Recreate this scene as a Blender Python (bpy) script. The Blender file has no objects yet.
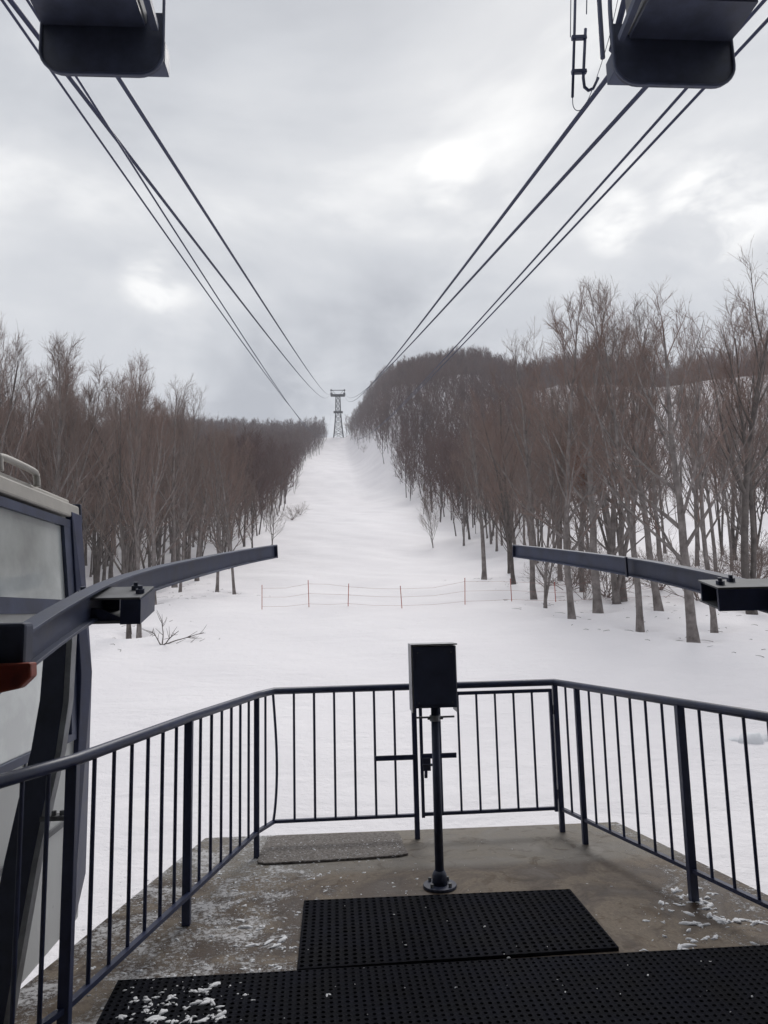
import bpy, math, random
import numpy as np
from mathutils import Vector, Matrix
random.seed(7); RNG = np.random.default_rng(7)
S = bpy.context.scene
C = S.collection
R = math.radians

# ---------------------------------------------------------------- camera
EYE = 1.722
F = 720.0
PITCH, ROLL, YAW = 0.137, -0.0237, -0.0667
def basis():
    cy, sy, cp, sp, cr, sr = math.cos(YAW), math.sin(YAW), math.cos(PITCH), math.sin(PITCH), math.cos(ROLL), math.sin(ROLL)
    fw = Vector((-sy*cp, cy*cp, sp)); rt = Vector((cy, sy, 0)); up = rt.cross(fw)
    return cr*rt + sr*up, -sr*rt + cr*up, fw
RT, UP, FW = basis()
CAM = Vector((0, 0, EYE))
def ray(px, py): return RT*((px-384)/F) + UP*((512-py)/F) + FW
def on_z(px, py, z=0.0):
    d = ray(px, py); return CAM + d*((z-EYE)/d.z)
def on_x(px, py, x):
    d = ray(px, py); return CAM + d*(x/d.x)
def on_y(px, py, y):
    d = ray(px, py); return CAM + d*(y/d.y)
def proj(p):
    v = Vector(p)-CAM; d = v.dot(FW); return 384+F*v.dot(RT)/d, 512-F*v.dot(UP)/d
cd = bpy.data.cameras.new('camera'); cam = bpy.data.objects.new('camera', cd); C.objects.link(cam)
cam.matrix_world = Matrix(((RT.x, UP.x, -FW.x, 0), (RT.y, UP.y, -FW.y, 0), (RT.z, UP.z, -FW.z, EYE), (0, 0, 0, 1)))
cd.sensor_fit = 'HORIZONTAL'; cd.sensor_width = 36; cd.lens = 36*F/768
cd.clip_start = 0.05; cd.clip_end = 6000
S.camera = cam

# ---------------------------------------------------------------- mesh helpers
class MB:
    def __init__(s): s.v = []; s.f = []; s.m = []
    def add(s, vs, fs, mi=0):
        o = len(s.v); s.v += [tuple(v) for v in vs]; s.f += [tuple(i+o for i in f) for f in fs]; s.m += [mi]*len(fs)
    def box(s, lo, hi, M=None, mi=0):
        x0, y0, z0 = lo; x1, y1, z1 = hi
        vs = [Vector(p) for p in ((x0,y0,z0),(x1,y0,z0),(x1,y1,z0),(x0,y1,z0),(x0,y0,z1),(x1,y0,z1),(x1,y1,z1),(x0,y1,z1))]
        if M is not None: vs = [M @ v for v in vs]
        s.add(vs, [(0,3,2,1),(4,5,6,7),(0,1,5,4),(1,2,6,5),(2,3,7,6),(3,0,4,7)], mi)
    def tube(s, pts, rad, n=8, cap=True, mi=0):
        pts = [Vector(p) for p in pts]
        if not isinstance(rad, (list, tuple)): rad = [rad]*len(pts)
        vs = []; fs = []; nrm = None
        for i, p in enumerate(pts):
            if i == 0: t = pts[1]-p
            elif i == len(pts)-1: t = p-pts[i-1]
            else: t = (pts[i+1]-p).normalized() + (p-pts[i-1]).normalized()
            t.normalize()
            if nrm is None:
                nrm = t.cross(Vector((0.13, 0.21, 1))) if abs(t.z) < 0.9 else t.cross(Vector((1, 0.1, 0)))
            nrm = (nrm - t*nrm.dot(t)).normalized(); b = t.cross(nrm)
            for k in range(n):
                a = 2*math.pi*k/n
                vs.append(p + (nrm*math.cos(a) + b*math.sin(a))*rad[i])
        for i in range(len(pts)-1):
            for k in range(n):
                k2 = (k+1) % n
                fs.append((i*n+k, i*n+k2, (i+1)*n+k2, (i+1)*n+k))
        if cap:
            fs.append(tuple(range(n-1, -1, -1))); fs.append(tuple((len(pts)-1)*n+k for k in range(n)))
        s.add(vs, fs, mi)
    def bar(s, a, b, w, h, up=(0, 0, 1), mi=0):
        # rectangular bar, w sideways, h along up
        a = Vector(a); b = Vector(b); t = (b-a).normalized(); u = Vector(up); sd = t.cross(u).normalized(); u = sd.cross(t).normalized()
        vs = []
        for p in (a, b):
            for q in ((-1,-1),(1,-1),(1,1),(-1,1)): vs.append(p + sd*(w/2*q[0]) + u*(h/2*q[1]))
        s.add(vs, [(0,1,2,3),(7,6,5,4),(0,4,5,1),(1,5,6,2),(2,6,7,3),(3,7,4,0)], mi)
    def sweep(s, pts, w, h, up=(0, 0, 1), mi=0):
        # rectangular profile along a bent line; w, h numbers or lists
        pts = [Vector(p) for p in pts]; vs = []; fs = []; n = len(pts)
        W = w if isinstance(w, (list, tuple)) else [w]*n; H = h if isinstance(h, (list, tuple)) else [h]*n
        for i, p in enumerate(pts):
            t = (pts[min(i+1, n-1)] - pts[max(i-1, 0)]).normalized()
            sd = t.cross(Vector(up)).normalized(); u = sd.cross(t).normalized()
            for q in ((-1,-1),(1,-1),(1,1),(-1,1)): vs.append(p + sd*(W[i]/2*q[0]) + u*(H[i]/2*q[1]))
        for i in range(n-1):
            for k in range(4):
                k2 = (k+1) % 4; fs.append((i*4+k, (i+1)*4+k, (i+1)*4+k2, i*4+k2))
        fs.append((0,1,2,3)); fs.append(tuple((n-1)*4+k for k in (3,2,1,0)))
        s.add(vs, fs, mi)
    def prism(s, poly, d, mi=0):
        # planar polygon (3D points) extruded by vector d
        n = len(poly); d = Vector(d)
        vs = [Vector(p) for p in poly] + [Vector(p)+d for p in poly]
        fs = [tuple(range(n)), tuple(range(2*n-1, n-1, -1))] + [(i, i+n, (i+1) % n + n, (i+1) % n) for i in range(n)]
        s.add(vs, fs, mi)
    def build(s, name, mat, parent=None, bevel=0, smooth=False, loc=None):
        me = bpy.data.meshes.new(name)
        vs = s.v
        if loc is not None: vs = [(v[0]-loc[0], v[1]-loc[1], v[2]-loc[2]) for v in vs]
        me.from_pydata(vs, [], s.f)
        mats = mat if isinstance(mat, (list, tuple)) else [mat]
        for m in mats: me.materials.append(m)
        if len(mats) > 1: me.polygons.foreach_set('material_index', s.m)
        import bmesh
        if len(s.f) < 20000:
            bm = bmesh.new(); bm.from_mesh(me); bmesh.ops.recalc_face_normals(bm, faces=bm.faces); bm.to_mesh(me); bm.free()
        if smooth: me.polygons.foreach_set('use_smooth', [True]*len(me.polygons))
        o = bpy.data.objects.new(name, me); C.objects.link(o)
        if parent: o.parent = parent
        if loc is not None: o.location = loc
        if bevel:
            b = o.modifiers.new('bevel', 'BEVEL'); b.width = bevel; b.segments = 2; b.limit_method = 'ANGLE'
        return o
def tag(o, label=None, cat=None, group=None, kind=None):
    if label: o['label'] = label
    if cat: o['category'] = cat
    if group: o['group'] = group
    if kind: o['kind'] = kind
    return o
def thing(name, loc, label, cat, group=None):
    o = bpy.data.objects.new(name, None); C.objects.link(o); o.location = loc; o.empty_display_size = 0.2
    return tag(o, label, cat, group)
def part(mb, name, mat, root, **k):
    # mesh verts are in world space; root is an unrotated Empty
    l = Vector(root.location)
    q = root
    while q.parent: q = q.parent; l += Vector(q.location)
    mb2 = MB(); mb2.v = [(v[0]-l.x, v[1]-l.y, v[2]-l.z) for v in mb.v]; mb2.f = mb.f; mb2.m = mb.m
    return mb2.build(name, mat, root, **k)

# ---------------------------------------------------------------- materials
def mat(name, col, rough=0.6, metal=0.0, var=0.0, vscale=6.0, bump=0.0, bscale=40.0, col2=None, spec=0.5, coat=0.0, dist=0.01):
    m = bpy.data.materials.new(name); m.use_nodes = True; nt = m.node_tree; n = nt.nodes; L = nt.links
    b = n['Principled BSDF']; b.inputs['Roughness'].default_value = rough; b.inputs['Metallic'].default_value = metal
    b.inputs['Specular IOR Level'].default_value = spec; b.inputs['Coat Weight'].default_value = coat
    b.inputs['Base Color'].default_value = (*col, 1)
    tc = n.new('ShaderNodeTexCoord')
    if var or col2:
        nz = n.new('ShaderNodeTexNoise'); nz.inputs['Scale'].default_value = vscale; nz.inputs['Detail'].default_value = 6; nz.inputs['Roughness'].default_value = 0.62
        L.new(tc.outputs['Object'], nz.inputs['Vector'])
        cr = n.new('ShaderNodeValToRGB'); e = cr.color_ramp.elements
        e[0].position = 0.35; e[1].position = 0.68
        c2 = col2 if col2 else tuple(c*(1+var) for c in col)
        c1 = tuple(c*(1-var) for c in col)
        e[0].color = (*c1, 1); e[1].color = (*c2, 1)
        L.new(nz.outputs['Fac'], cr.inputs['Fac']); L.new(cr.outputs['Color'], b.inputs['Base Color'])
        mr = n.new('ShaderNodeMapRange'); mr.inputs['To Min'].default_value = max(0, rough-0.12); mr.inputs['To Max'].default_value = min(1, rough+0.15)
        L.new(nz.outputs['Fac'], mr.inputs['Value']); L.new(mr.outputs[0], b.inputs['Roughness'])
    if bump:
        nb = n.new('ShaderNodeTexNoise'); nb.inputs['Scale'].default_value = bscale; nb.inputs['Detail'].default_value = 5
        L.new(tc.outputs['Object'], nb.inputs['Vector'])
        bp = n.new('ShaderNodeBump'); bp.inputs['Strength'].default_value = bump; bp.inputs['Distance'].default_value = dist
        L.new(nb.outputs['Fac'], bp.inputs['Height']); L.new(bp.outputs[0], b.inputs['Normal'])
    return m
M = {}
M['paint'] = mat('veiled_navy_paint', (0.028, 0.038, 0.090), 0.40, var=0.25, vscale=9, bump=0.15, bscale=60, dist=0.002)  # dark coats down to black steel: lifted and blued to imitate lens veil
M['paint2'] = mat('veiled_steel_paint', (0.044, 0.056, 0.105), 0.48, var=0.3, vscale=5, bump=0.2, bscale=30, dist=0.003)
M['black'] = mat('veiled_black_steel', (0.034, 0.042, 0.078), 0.5, var=0.3, vscale=7)
M['galv'] = mat('galvanised_steel', (0.30, 0.31, 0.33), 0.45, metal=0.6, var=0.25, vscale=12)
M['greysteel'] = mat('weathered_grey_steel', (0.16, 0.165, 0.175), 0.6, metal=0.2, var=0.35, vscale=6)
M['underside'] = mat('grey_underside', (0.19, 0.19, 0.195), 0.7, var=0.3, vscale=3)
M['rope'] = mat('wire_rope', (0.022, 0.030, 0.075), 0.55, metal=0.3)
M['rubber'] = mat('black_rubber', (0.0065, 0.0072, 0.012), 0.85, var=0.4, vscale=5, bump=0.3, bscale=120, dist=0.001, spec=0.10)
M['redrubber'] = mat('brown_red_buffer', (0.26, 0.045, 0.022), 0.45, var=0.3, vscale=20)
M['cream'] = mat('cream_roof_paint', (0.44, 0.42, 0.385), 0.55, var=0.14, vscale=4)
M['whitepanel'] = mat('white_body_panel', (0.50, 0.52, 0.51), 0.3, var=0.08, vscale=2)
M['snowbit'] = mat('snow_lump', (0.78, 0.79, 0.82), 0.7, bump=0.5, bscale=90)
M['bark'] = mat('grey_bark', (0.13, 0.113, 0.107), 0.9, vscale=2.2, col2=(0.29, 0.262, 0.25), bump=0.7, bscale=14, spec=0.2)
M['barkdark'] = mat('dark_bark', (0.085, 0.074, 0.070), 0.9, vscale=2.5, col2=(0.17, 0.15, 0.14), bump=0.7, bscale=14, spec=0.2)
M['twig'] = mat('twig_brown', (0.190, 0.148, 0.134), 0.9, vscale=0.35, col2=(0.27, 0.218, 0.195), spec=0.15)
M['twigred'] = mat('twig_red_brown', (0.20, 0.142, 0.122), 0.9, vscale=0.35, col2=(0.27, 0.20, 0.175), spec=0.15)
M['leaf'] = mat('russet_dead_leaf', (0.13, 0.042, 0.020), 0.85, vscale=3, col2=(0.20, 0.08, 0.035))
M['orange'] = mat('faded_orange_pole', (0.42, 0.10, 0.07), 0.6, var=0.2)
M['netrope'] = mat('faded_orange_rope', (0.35, 0.16, 0.14), 0.8)
M['towersteel'] = mat('tower_galvanised_steel', (0.016, 0.017, 0.022), 0.7, var=0.3, vscale=1)
M['glass'] = mat('milky_reflection_window', (0.66, 0.70, 0.69), 0.10, metal=0.25, var=0.22, vscale=1.6, coat=0.6)  # milky pane; pale base and mottling stand in for reflected snow and trees
M['stationwall'] = mat('station_wall_paint', (0.30, 0.30, 0.30), 0.8, var=0.1, vscale=1)
M['stationroof'] = mat('station_ceiling', (0.16, 0.16, 0.165), 0.8, var=0.1, vscale=1)
M['hatch'] = mat('hatch_asphalt', (0.085, 0.072, 0.062), 0.9, vscale=48, col2=(0.27, 0.25, 0.24), bump=0.8, bscale=60, dist=0.01)

def snow_mat():
    m = bpy.data.materials.new('snow'); m.use_nodes = True; nt = m.node_tree; n = nt.nodes; L = nt.links
    b = n['Principled BSDF']; b.inputs['Roughness'].default_value = 0.75; b.inputs['Specular IOR Level'].default_value = 0.25
    tc = n.new('ShaderNodeTexCoord')
    # dirtier and cleaner patches: litter blown from the wood
    nz = n.new('ShaderNodeTexNoise'); nz.inputs['Scale'].default_value = 0.12; nz.inputs['Detail'].default_value = 8; nz.inputs['Roughness'].default_value = 0.6
    L.new(tc.outputs['Object'], nz.inputs['Vector'])
    cr = n.new('ShaderNodeValToRGB'); e = cr.color_ramp.elements
    e[0].position = 0.3; e[0].color = (0.80, 0.775, 0.80, 1); e[1].position = 0.65; e[1].color = (0.88, 0.855, 0.875, 1)
    L.new(nz.outputs['Fac'], cr.inputs['Fac'])
    # bark crumbs
    n2 = n.new('ShaderNodeTexNoise'); n2.inputs['Scale'].default_value = 9; n2.inputs['Detail'].default_value = 3
    L.new(tc.outputs['Object'], n2.inputs['Vector'])
    c2 = n.new('ShaderNodeValToRGB'); c2.color_ramp.elements[0].position = 0.70; c2.color_ramp.elements[1].position = 0.80
    c2.color_ramp.elements[0].color = (0, 0, 0, 1); c2.color_ramp.elements[1].color = (0.35, 0.35, 0.35, 1)
    L.new(n2.outputs['Fac'], c2.inputs['Fac'])
    mx = n.new('ShaderNodeMixRGB'); mx.inputs[2].default_value = (0.45, 0.42, 0.41, 1)
    L.new(c2.outputs['Color'], mx.inputs['Fac']); L.new(cr.outputs['Color'], mx.inputs[1]); L.new(mx.outputs[0], b.inputs['Base Color'])
    # wind ripples and old ski marks
    mp = n.new('ShaderNodeMapping'); mp.inputs['Scale'].default_value = (0.5, 0.9, 1.0); L.new(tc.outputs['Object'], mp.inputs['Vector'])
    n3 = n.new('ShaderNodeTexNoise'); n3.inputs['Scale'].default_value = 1.1; n3.inputs['Detail'].default_value = 9; n3.inputs['Roughness'].default_value = 0.58
    n3.inputs['Distortion'].default_value = 0.4
    L.new(mp.outputs[0], n3.inputs['Vector'])
    bp = n.new('ShaderNodeBump'); bp.inputs['Strength'].default_value = 0.6; bp.inputs['Distance'].default_value = 0.2
    n4 = n.new('ShaderNodeTexNoise'); n4.inputs['Scale'].default_value = 5.5; n4.inputs['Detail'].default_value = 6; n4.inputs['Roughness'].default_value = 0.65
    L.new(tc.outputs['Object'], n4.inputs['Vector'])
    vo = n.new('ShaderNodeTexVoronoi'); vo.inputs['Scale'].default_value = 0.8; L.new(tc.outputs['Object'], vo.inputs['Vector'])
    vr = n.new('ShaderNodeMapRange'); vr.inputs['From Min'].default_value = 0.05; vr.inputs['From Max'].default_value = 0.24; vr.inputs['To Min'].default_value = -0.35; vr.inputs['To Max'].default_value = 0; L.new(vo.outputs['Distance'], vr.inputs['Value'])
    # footprints only where the patch noise is high
    pr = n.new('ShaderNodeMapRange'); pr.inputs['From Min'].default_value = 0.52; pr.inputs['From Max'].default_value = 0.60; L.new(nz.outputs['Fac'], pr.inputs['Value'])
    fm = n.new('ShaderNodeMath'); fm.operation = 'MULTIPLY'; L.new(vr.outputs[0], fm.inputs[0]); L.new(pr.outputs[0], fm.inputs[1])
    ad = n.new('ShaderNodeMath'); ad.operation = 'MULTIPLY_ADD'; L.new(n4.outputs['Fac'], ad.inputs[0]); ad.inputs[1].default_value = 0.22; L.new(n3.outputs['Fac'], ad.inputs[2])
    a2 = n.new('ShaderNodeMath'); a2.operation = 'ADD'; L.new(ad.outputs[0], a2.inputs[0]); L.new(fm.outputs[0], a2.inputs[1])
    L.new(a2.outputs[0], bp.inputs['Height']); L.new(bp.outputs[0], b.inputs['Normal'])
    return m
M['snow'] = snow_mat()

def concrete_mat():
    m = bpy.data.materials.new('wet_concrete_with_snow_dust'); m.use_nodes = True; nt = m.node_tree; n = nt.nodes; L = nt.links
    b = n['Principled BSDF']; b.inputs['Specular IOR Level'].default_value = 0.35
    tc = n.new('ShaderNodeTexCoord')
    def noise(sc, det=6, ro=0.6, dist=0.0):
        q = n.new('ShaderNodeTexNoise'); q.inputs['Scale'].default_value = sc; q.inputs['Detail'].default_value = det; q.inputs['Roughness'].default_value = ro; q.inputs['Distortion'].default_value = dist
        L.new(tc.outputs['Object'], q.inputs['Vector']); return q
    def ramp(src, p0, c0, p1, c1):
        q = n.new('ShaderNodeValToRGB'); e = q.color_ramp.elements; e[0].position = p0; e[0].color = (*c0, 1); e[1].position = p1; e[1].color = (*c1, 1)
        L.new(src, q.inputs['Fac']); return q
    def math_(op, a, c):
        q = n.new('ShaderNodeMath'); q.operation = op; q.use_clamp = False
        for i, v in enumerate((a, c)):
            if isinstance(v, (int, float)): q.inputs[i].default_value = v
            else: L.new(v, q.inputs[i])
        return q.outputs[0]
    big = noise(1.9, 9, 0.66, 0.9)
    base = ramp(big.outputs['Fac'], 0.44, (0.060, 0.038, 0.025), 0.57, (0.205, 0.168, 0.132))
    fine = noise(45, 4, 0.7)
    fr = ramp(fine.outputs['Fac'], 0.3, (0.72, 0.72, 0.72), 0.75, (1.22, 1.22, 1.22))
    mul = n.new('ShaderNodeMixRGB'); mul.blend_type = 'MULTIPLY'; mul.inputs['Fac'].default_value = 1
    L.new(base.outputs['Color'], mul.inputs[1]); L.new(fr.outputs['Color'], mul.inputs[2])
    # the far strip was cast separately: paler, with a dark joint in front of it; dark drip stains on top
    sy = n.new('ShaderNodeSeparateXYZ'); L.new(tc.outputs['Object'], sy.inputs[0])
    wob = noise(0.9, 3); yy_ = math_('ADD', sy.outputs['Y'], math_('MULTIPLY', wob.outputs['Fac'], 0.10))
    st_ = n.new('ShaderNodeMapRange'); st_.inputs['From Min'].default_value = 5.10; st_.inputs['From Max'].default_value = 5.22; L.new(yy_, st_.inputs['Value'])
    m3 = n.new('ShaderNodeMixRGB'); m3.blend_type = 'MIX'; L.new(math_('MULTIPLY', st_.outputs[0], 0.45), m3.inputs['Fac']); L.new(mul.outputs[0], m3.inputs[1]); m3.inputs[2].default_value = (0.27, 0.26, 0.235, 1)
    stn = noise(6.5, 5, 0.6, 1.2); sr_ = ramp(stn.outputs['Fac'], 0.54, (1, 1, 1), 0.66, (0.60, 0.54, 0.48))
    mul = n.new('ShaderNodeMixRGB'); mul.blend_type = 'MULTIPLY'; mul.inputs['Fac'].default_value = 1; L.new(m3.outputs[0], mul.inputs[1]); L.new(sr_.outputs['Color'], mul.inputs[2])
    # snow dust: thick on the left of the deck, patches at the right rail
    sx = n.new('ShaderNodeSeparateXYZ'); L.new(tc.outputs['Object'], sx.inputs[0])
    left = n.new('ShaderNodeMapRange'); left.inputs['From Min'].default_value = 0.35; left.inputs['From Max'].default_value = -0.5; L.new(sx.outputs['X'], left.inputs['Value'])
    right = n.new('ShaderNodeMapRange'); right.inputs['From Min'].default_value = 1.55; right.inputs['From Max'].default_value = 2.3; L.new(sx.outputs['X'], right.inputs['Value'])
    msk = math_('ADD', left.outputs[0], math_('MULTIPLY', right.outputs[0], 0.8))
    sp = noise(36, 6, 0.78, 0.3); cl = noise(3.6, 5, 0.65, 0.8)
    dust = math_('ADD', math_('MULTIPLY', sp.outputs['Fac'], 0.75), math_('MULTIPLY', cl.outputs['Fac'], 0.65))
    thr = math_('SUBTRACT', dust, math_('SUBTRACT', 0.86, math_('MULTIPLY', msk, 0.19)))
    dm = n.new('ShaderNodeMapRange'); dm.inputs['From Min'].default_value = 0.0; dm.inputs['From Max'].default_value = 0.10
    L.new(thr, dm.inputs['Value'])
    dmf = math_('MULTIPLY', dm.outputs[0], 0.75)
    mx = n.new('ShaderNodeMixRGB'); mx.inputs[2].default_value = (0.62, 0.62, 0.64, 1)
    L.new(dmf, mx.inputs['Fac']); L.new(mul.outputs[0], mx.inputs[1]); L.new(mx.outputs[0], b.inputs['Base Color'])
    rr = ramp(big.outputs['Fac'], 0.35, (0.45,)*3, 0.6, (0.85,)*3); L.new(rr.outputs['Color'], b.inputs['Roughness'])
    hb = math_('ADD', math_('MULTIPLY', fine.outputs['Fac'], 0.4), math_('MULTIPLY', dm.outputs[0], 0.9))
    bp = n.new('ShaderNodeBump'); bp.inputs['Strength'].default_value = 0.7; bp.inputs['Distance'].default_value = 0.006
    L.new(hb, bp.inputs['Height']); L.new(bp.outputs[0], b.inputs['Normal'])
    return m
M['concrete'] = concrete_mat()

# ---------------------------------------------------------------- terrain
PY = [-1400, -60, -10, 8, 22, 30, 45, 70, 156, 290, 440, 455, 600, 1400]
PZ = [-30, -8, -2.2, -1.25, 0.85, 1.95, 3.4, 6.6, 26, 60, 109, 111, 105, 70]
def smooth(a, b, x):
    t = np.clip((x-a)/(b-a), 0, 1); return t*t*(3-2*t)
# smooth profile: average piecewise-linear samples
_ys = np.linspace(-1400, 1400, 5601); _zs = np.interp(_ys, PY, PZ)
_w = 13; _k = np.ones(_w)/_w
_zs2 = np.convolve(np.pad(_zs, _w//2, mode='edge'), _k, 'valid')
def height(x, y):
    x = np.asarray(x, float); y = np.asarray(y, float)
    z = np.interp(y, _ys, _zs2)
    z = z + 34*smooth(5, 34, x)*smooth(105, 300, y) + 7*smooth(40, 160, x)*smooth(120, 240, y)*(1-smooth(240, 330, y))
    z = z - 9*np.exp(-((x/np.maximum(y, 1)-0.47)/0.045)**2)*smooth(230, 320, y) - 6*np.exp(-((x/np.maximum(y, 1)-0.285)/0.035)**2)*smooth(230, 320, y) + 4*np.exp(-((x/np.maximum(y, 1)-0.19)/0.06)**2)*smooth(230, 320, y)*smooth(15, 40, x)
    z = z + 1.1*smooth(9, 22, x)*smooth(20, 60, y)*(1-smooth(60, 120, y))
    z = z - 0.8*smooth(-6, -16, x)*smooth(60, 20, y)
    far = smooth(5, 30, y)
    z = z + far*(0.15*np.sin(x*0.31+y*0.11)*np.sin(y*0.17+1.3) + 0.10*np.sin(x*0.9+1.7*np.sin(y*0.35)) * np.sin(y*0.55+x*0.2))
    z = z + 2.2*smooth(90, 250, y)*np.sin(x*0.045+2)*np.sin(y*0.03+x*0.02)
    return z
def H(x, y): return float(height(x, y))
def hit(px, py):
    d = ray(px, py); t = 6.0
    while t < 700:
        p = CAM + d*t
        if p.z < H(p.x, p.y): return p
        t += 0.1
    return None
def axis(vals): return np.array(sorted(set(np.round(vals, 4))))
def grid_mesh(name, GX, GY, GZ):
    ny, nx = GX.shape
    co = np.stack([GX, GY, GZ], -1).reshape(-1, 3)
    i = np.arange(nx-1)[None, :] + np.arange(ny-1)[:, None]*nx
    q = np.stack([i, i+1, i+1+nx, i+nx], -1).reshape(-1, 4)
    return np_mesh(name, co, q)
def np_mesh(name, co, q, matidx=None):
    me = bpy.data.meshes.new(name); nf = len(q); k = q.shape[1]
    me.vertices.add(len(co)); me.vertices.foreach_set('co', co.astype(np.float32).ravel())
    me.loops.add(nf*k); me.loops.foreach_set('vertex_index', q.astype(np.int32).ravel())
    me.polygons.add(nf); me.polygons.foreach_set('loop_start', np.arange(0, nf*k, k, dtype=np.int32))
    me.polygons.foreach_set('loop_total', np.full(nf, k, dtype=np.int32))
    if matidx is not None: me.polygons.foreach_set('material_index', matidx.astype(np.int32))
    me.update(calc_edges=True); me.validate()
    return me
WELLS = []

# ---------------------------------------------------------------- deck (concrete)
DK = [on_z(617, 821.5), on_z(900, 958), Vector((3.6, -0.5, 0)), Vector((3.6, -3, 0)), Vector((-2.2, -3, 0)), Vector((-2.2, -0.5, 0)), on_z(20, 988), on_z(205, 837.5)]
dk = MB(); dk.prism([Vector((p.x, p.y, 0)) for p in DK], (0, 0, -0.28))
o = dk.build('deck', M['concrete'], bevel=0.012); tag(o, kind='structure')
pier = MB(); c = Vector((sum(p.x for p in DK)/8, 2, 0))
pier.prism([Vector((p.x + (0.15 if p.x < c.x else -0.15), p.y-0.2, -0.28)) for p in DK], (0, 0, -4.2))
o = pier.build('deck_base', M['concrete']); tag(o, kind='structure')

# ---------------------------------------------------------------- guard railing
HR = 1.132
pl_f = on_z(256.6, 857.6); pl_m = on_z(186.3, 925); 
pg = on_z(417.5, 838.7); p1 = on_z(562.5, 831.7); p2 = on_z(585.5, 843.9); p3 = on_z(694, 900.8)
dL = (pl_m-pl_f).normalized()
cl = pl_f - dL*0.0 + (pl_f-pl_m).normalized()*0.42          # front left corner, ahead of the post
cl.y = (pg + (pg-p1).normalized()*((pg.x-cl.x)/((p1-pg).normalized().x))).y
dR = (p3-p2).normalized()
pl_n = Vector((-1.118, 3.215, 0))                            # near left post
dL2 = Vector((-0.146, -0.37, 0)).normalized()
pl_e = pl_n + dL2*1.9
pr_n = p3 + dR*(p3-p2).length*1.05
pr_e = pr_n + dR*1.6
def up(p, z): return Vector((p.x, p.y, z))
rail = thing('guard_railing', (0.5, 5.5, 0), 'navy painted steel guard railing with thin balusters around the concrete deck', 'railing')
mb = MB()
top = [up(pl_e, HR), up(pl_n, HR), up(pl_m, HR), up(pl_f, HR), up(cl, HR), up(pg, HR), up(p1, HR), up(p2, HR), up(p3, HR), up(pr_n, HR), up(pr_e, HR)]
mb.tube(top, 0.027, 12); part(mb, 'handrail', M['paint'], rail, smooth=True)
BZ = 0.172
mb = MB(); mb.sweep([up(pl_e, BZ), up(pl_n, BZ), up(pl_f, BZ), up(cl, BZ)], 0.03, 0.022)
part(mb, 'bottom_rail', M['paint'], rail)
mb = MB(); mb.sweep([up(cl, BZ), up(pg, BZ)], 0.03, 0.022); part(mb, 'bottom_rail', M['paint'], rail)
mb = MB(); mb.sweep([up(p1, BZ), up(p2, BZ), up(pr_e, BZ)], 0.03, 0.022); part(mb, 'bottom_rail', M['paint'], rail)
for p in (pl_f, pl_m, pl_n, pl_e, pg, p1, p2, p3, pr_n, pr_e):
    mb = MB(); w = 0.023 if p in (pl_m, pl_n, p3, pr_n) else 0.019
    mb.box((p.x-w, p.y-w, 0), (p.x+w, p.y+w, HR-0.015)); part(mb, 'post', M['paint'], rail, bevel=0.003)
def balusters(a, b, n, parent, z0=BZ, z1=HR-0.02, r=0.0095, ends=False):
    for i in range(1, n+1):
        q = a.lerp(b, i/(n+1)); t = MB(); t.tube([up(q, z0), up(q, z1)], r*(0.95+0.1*random.random()), 8, cap=False)
        part(t, 'baluster', M['paint'], parent, smooth=True)
balusters(pl_e, pl_n, 13, rail); balusters(pl_n, pl_m, 6, rail); balusters(pl_m, pl_f, 6, rail); balusters(pl_f, cl, 1, rail)
# the bent baluster at the corner
t = MB(); q = cl + (pl_f-cl)*0.04
t.tube([up(q, BZ+(HR-0.02-BZ)*k/14) + Vector((0.028*math.sin(math.pi*(k/14)**0.8), 0, 0)) for k in range(15)], 0.010, 8, cap=False)
o = part(t, 'baluster', M['paint'], rail, smooth=True); o['label'] = 'baluster bent outward at the front corner'
balusters(cl, pg, 6, rail); balusters(p1, p2, 1, rail); balusters(p2, p3, 6, rail); balusters(p3, pr_n, 6, rail); balusters(pr_n, pr_e, 8, rail)
# gate
ga = pg.lerp(p1, 0.045); gb = p1.lerp(pg, 0.035)
gate = bpy.data.objects.new('gate', None); C.objects.link(gate); gate.parent = rail; gate.location = Vector(ga) - Vector(rail.location)
mb = MB(); 
mb.bar(up(ga, HR-0.062), up(gb, HR-0.062), 0.024, 0.026); mb.bar(up(ga, BZ+0.004), up(gb, BZ+0.004), 0.024, 0.024)
mb.bar(up(ga, BZ-0.02), up(ga, HR-0.05), 0.024, 0.024, up=(0, 1, 0)); mb.bar(up(gb, BZ-0.02), up(gb, HR-0.05), 0.024, 0.024, up=(0, 1, 0))
part(mb, 'gate_frame', M['paint'], gate)
balusters(ga, gb, 6, gate, BZ, HR-0.065)
for z in (0.28, 0.92):
    hinge = MB(); hinge.tube([up(p1.lerp(pg, 0.028), z-0.035), up(p1.lerp(pg, 0.028), z+0.035)], 0.012, 8)
    part(hinge, 'hinge', M['paint'], gate)
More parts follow.
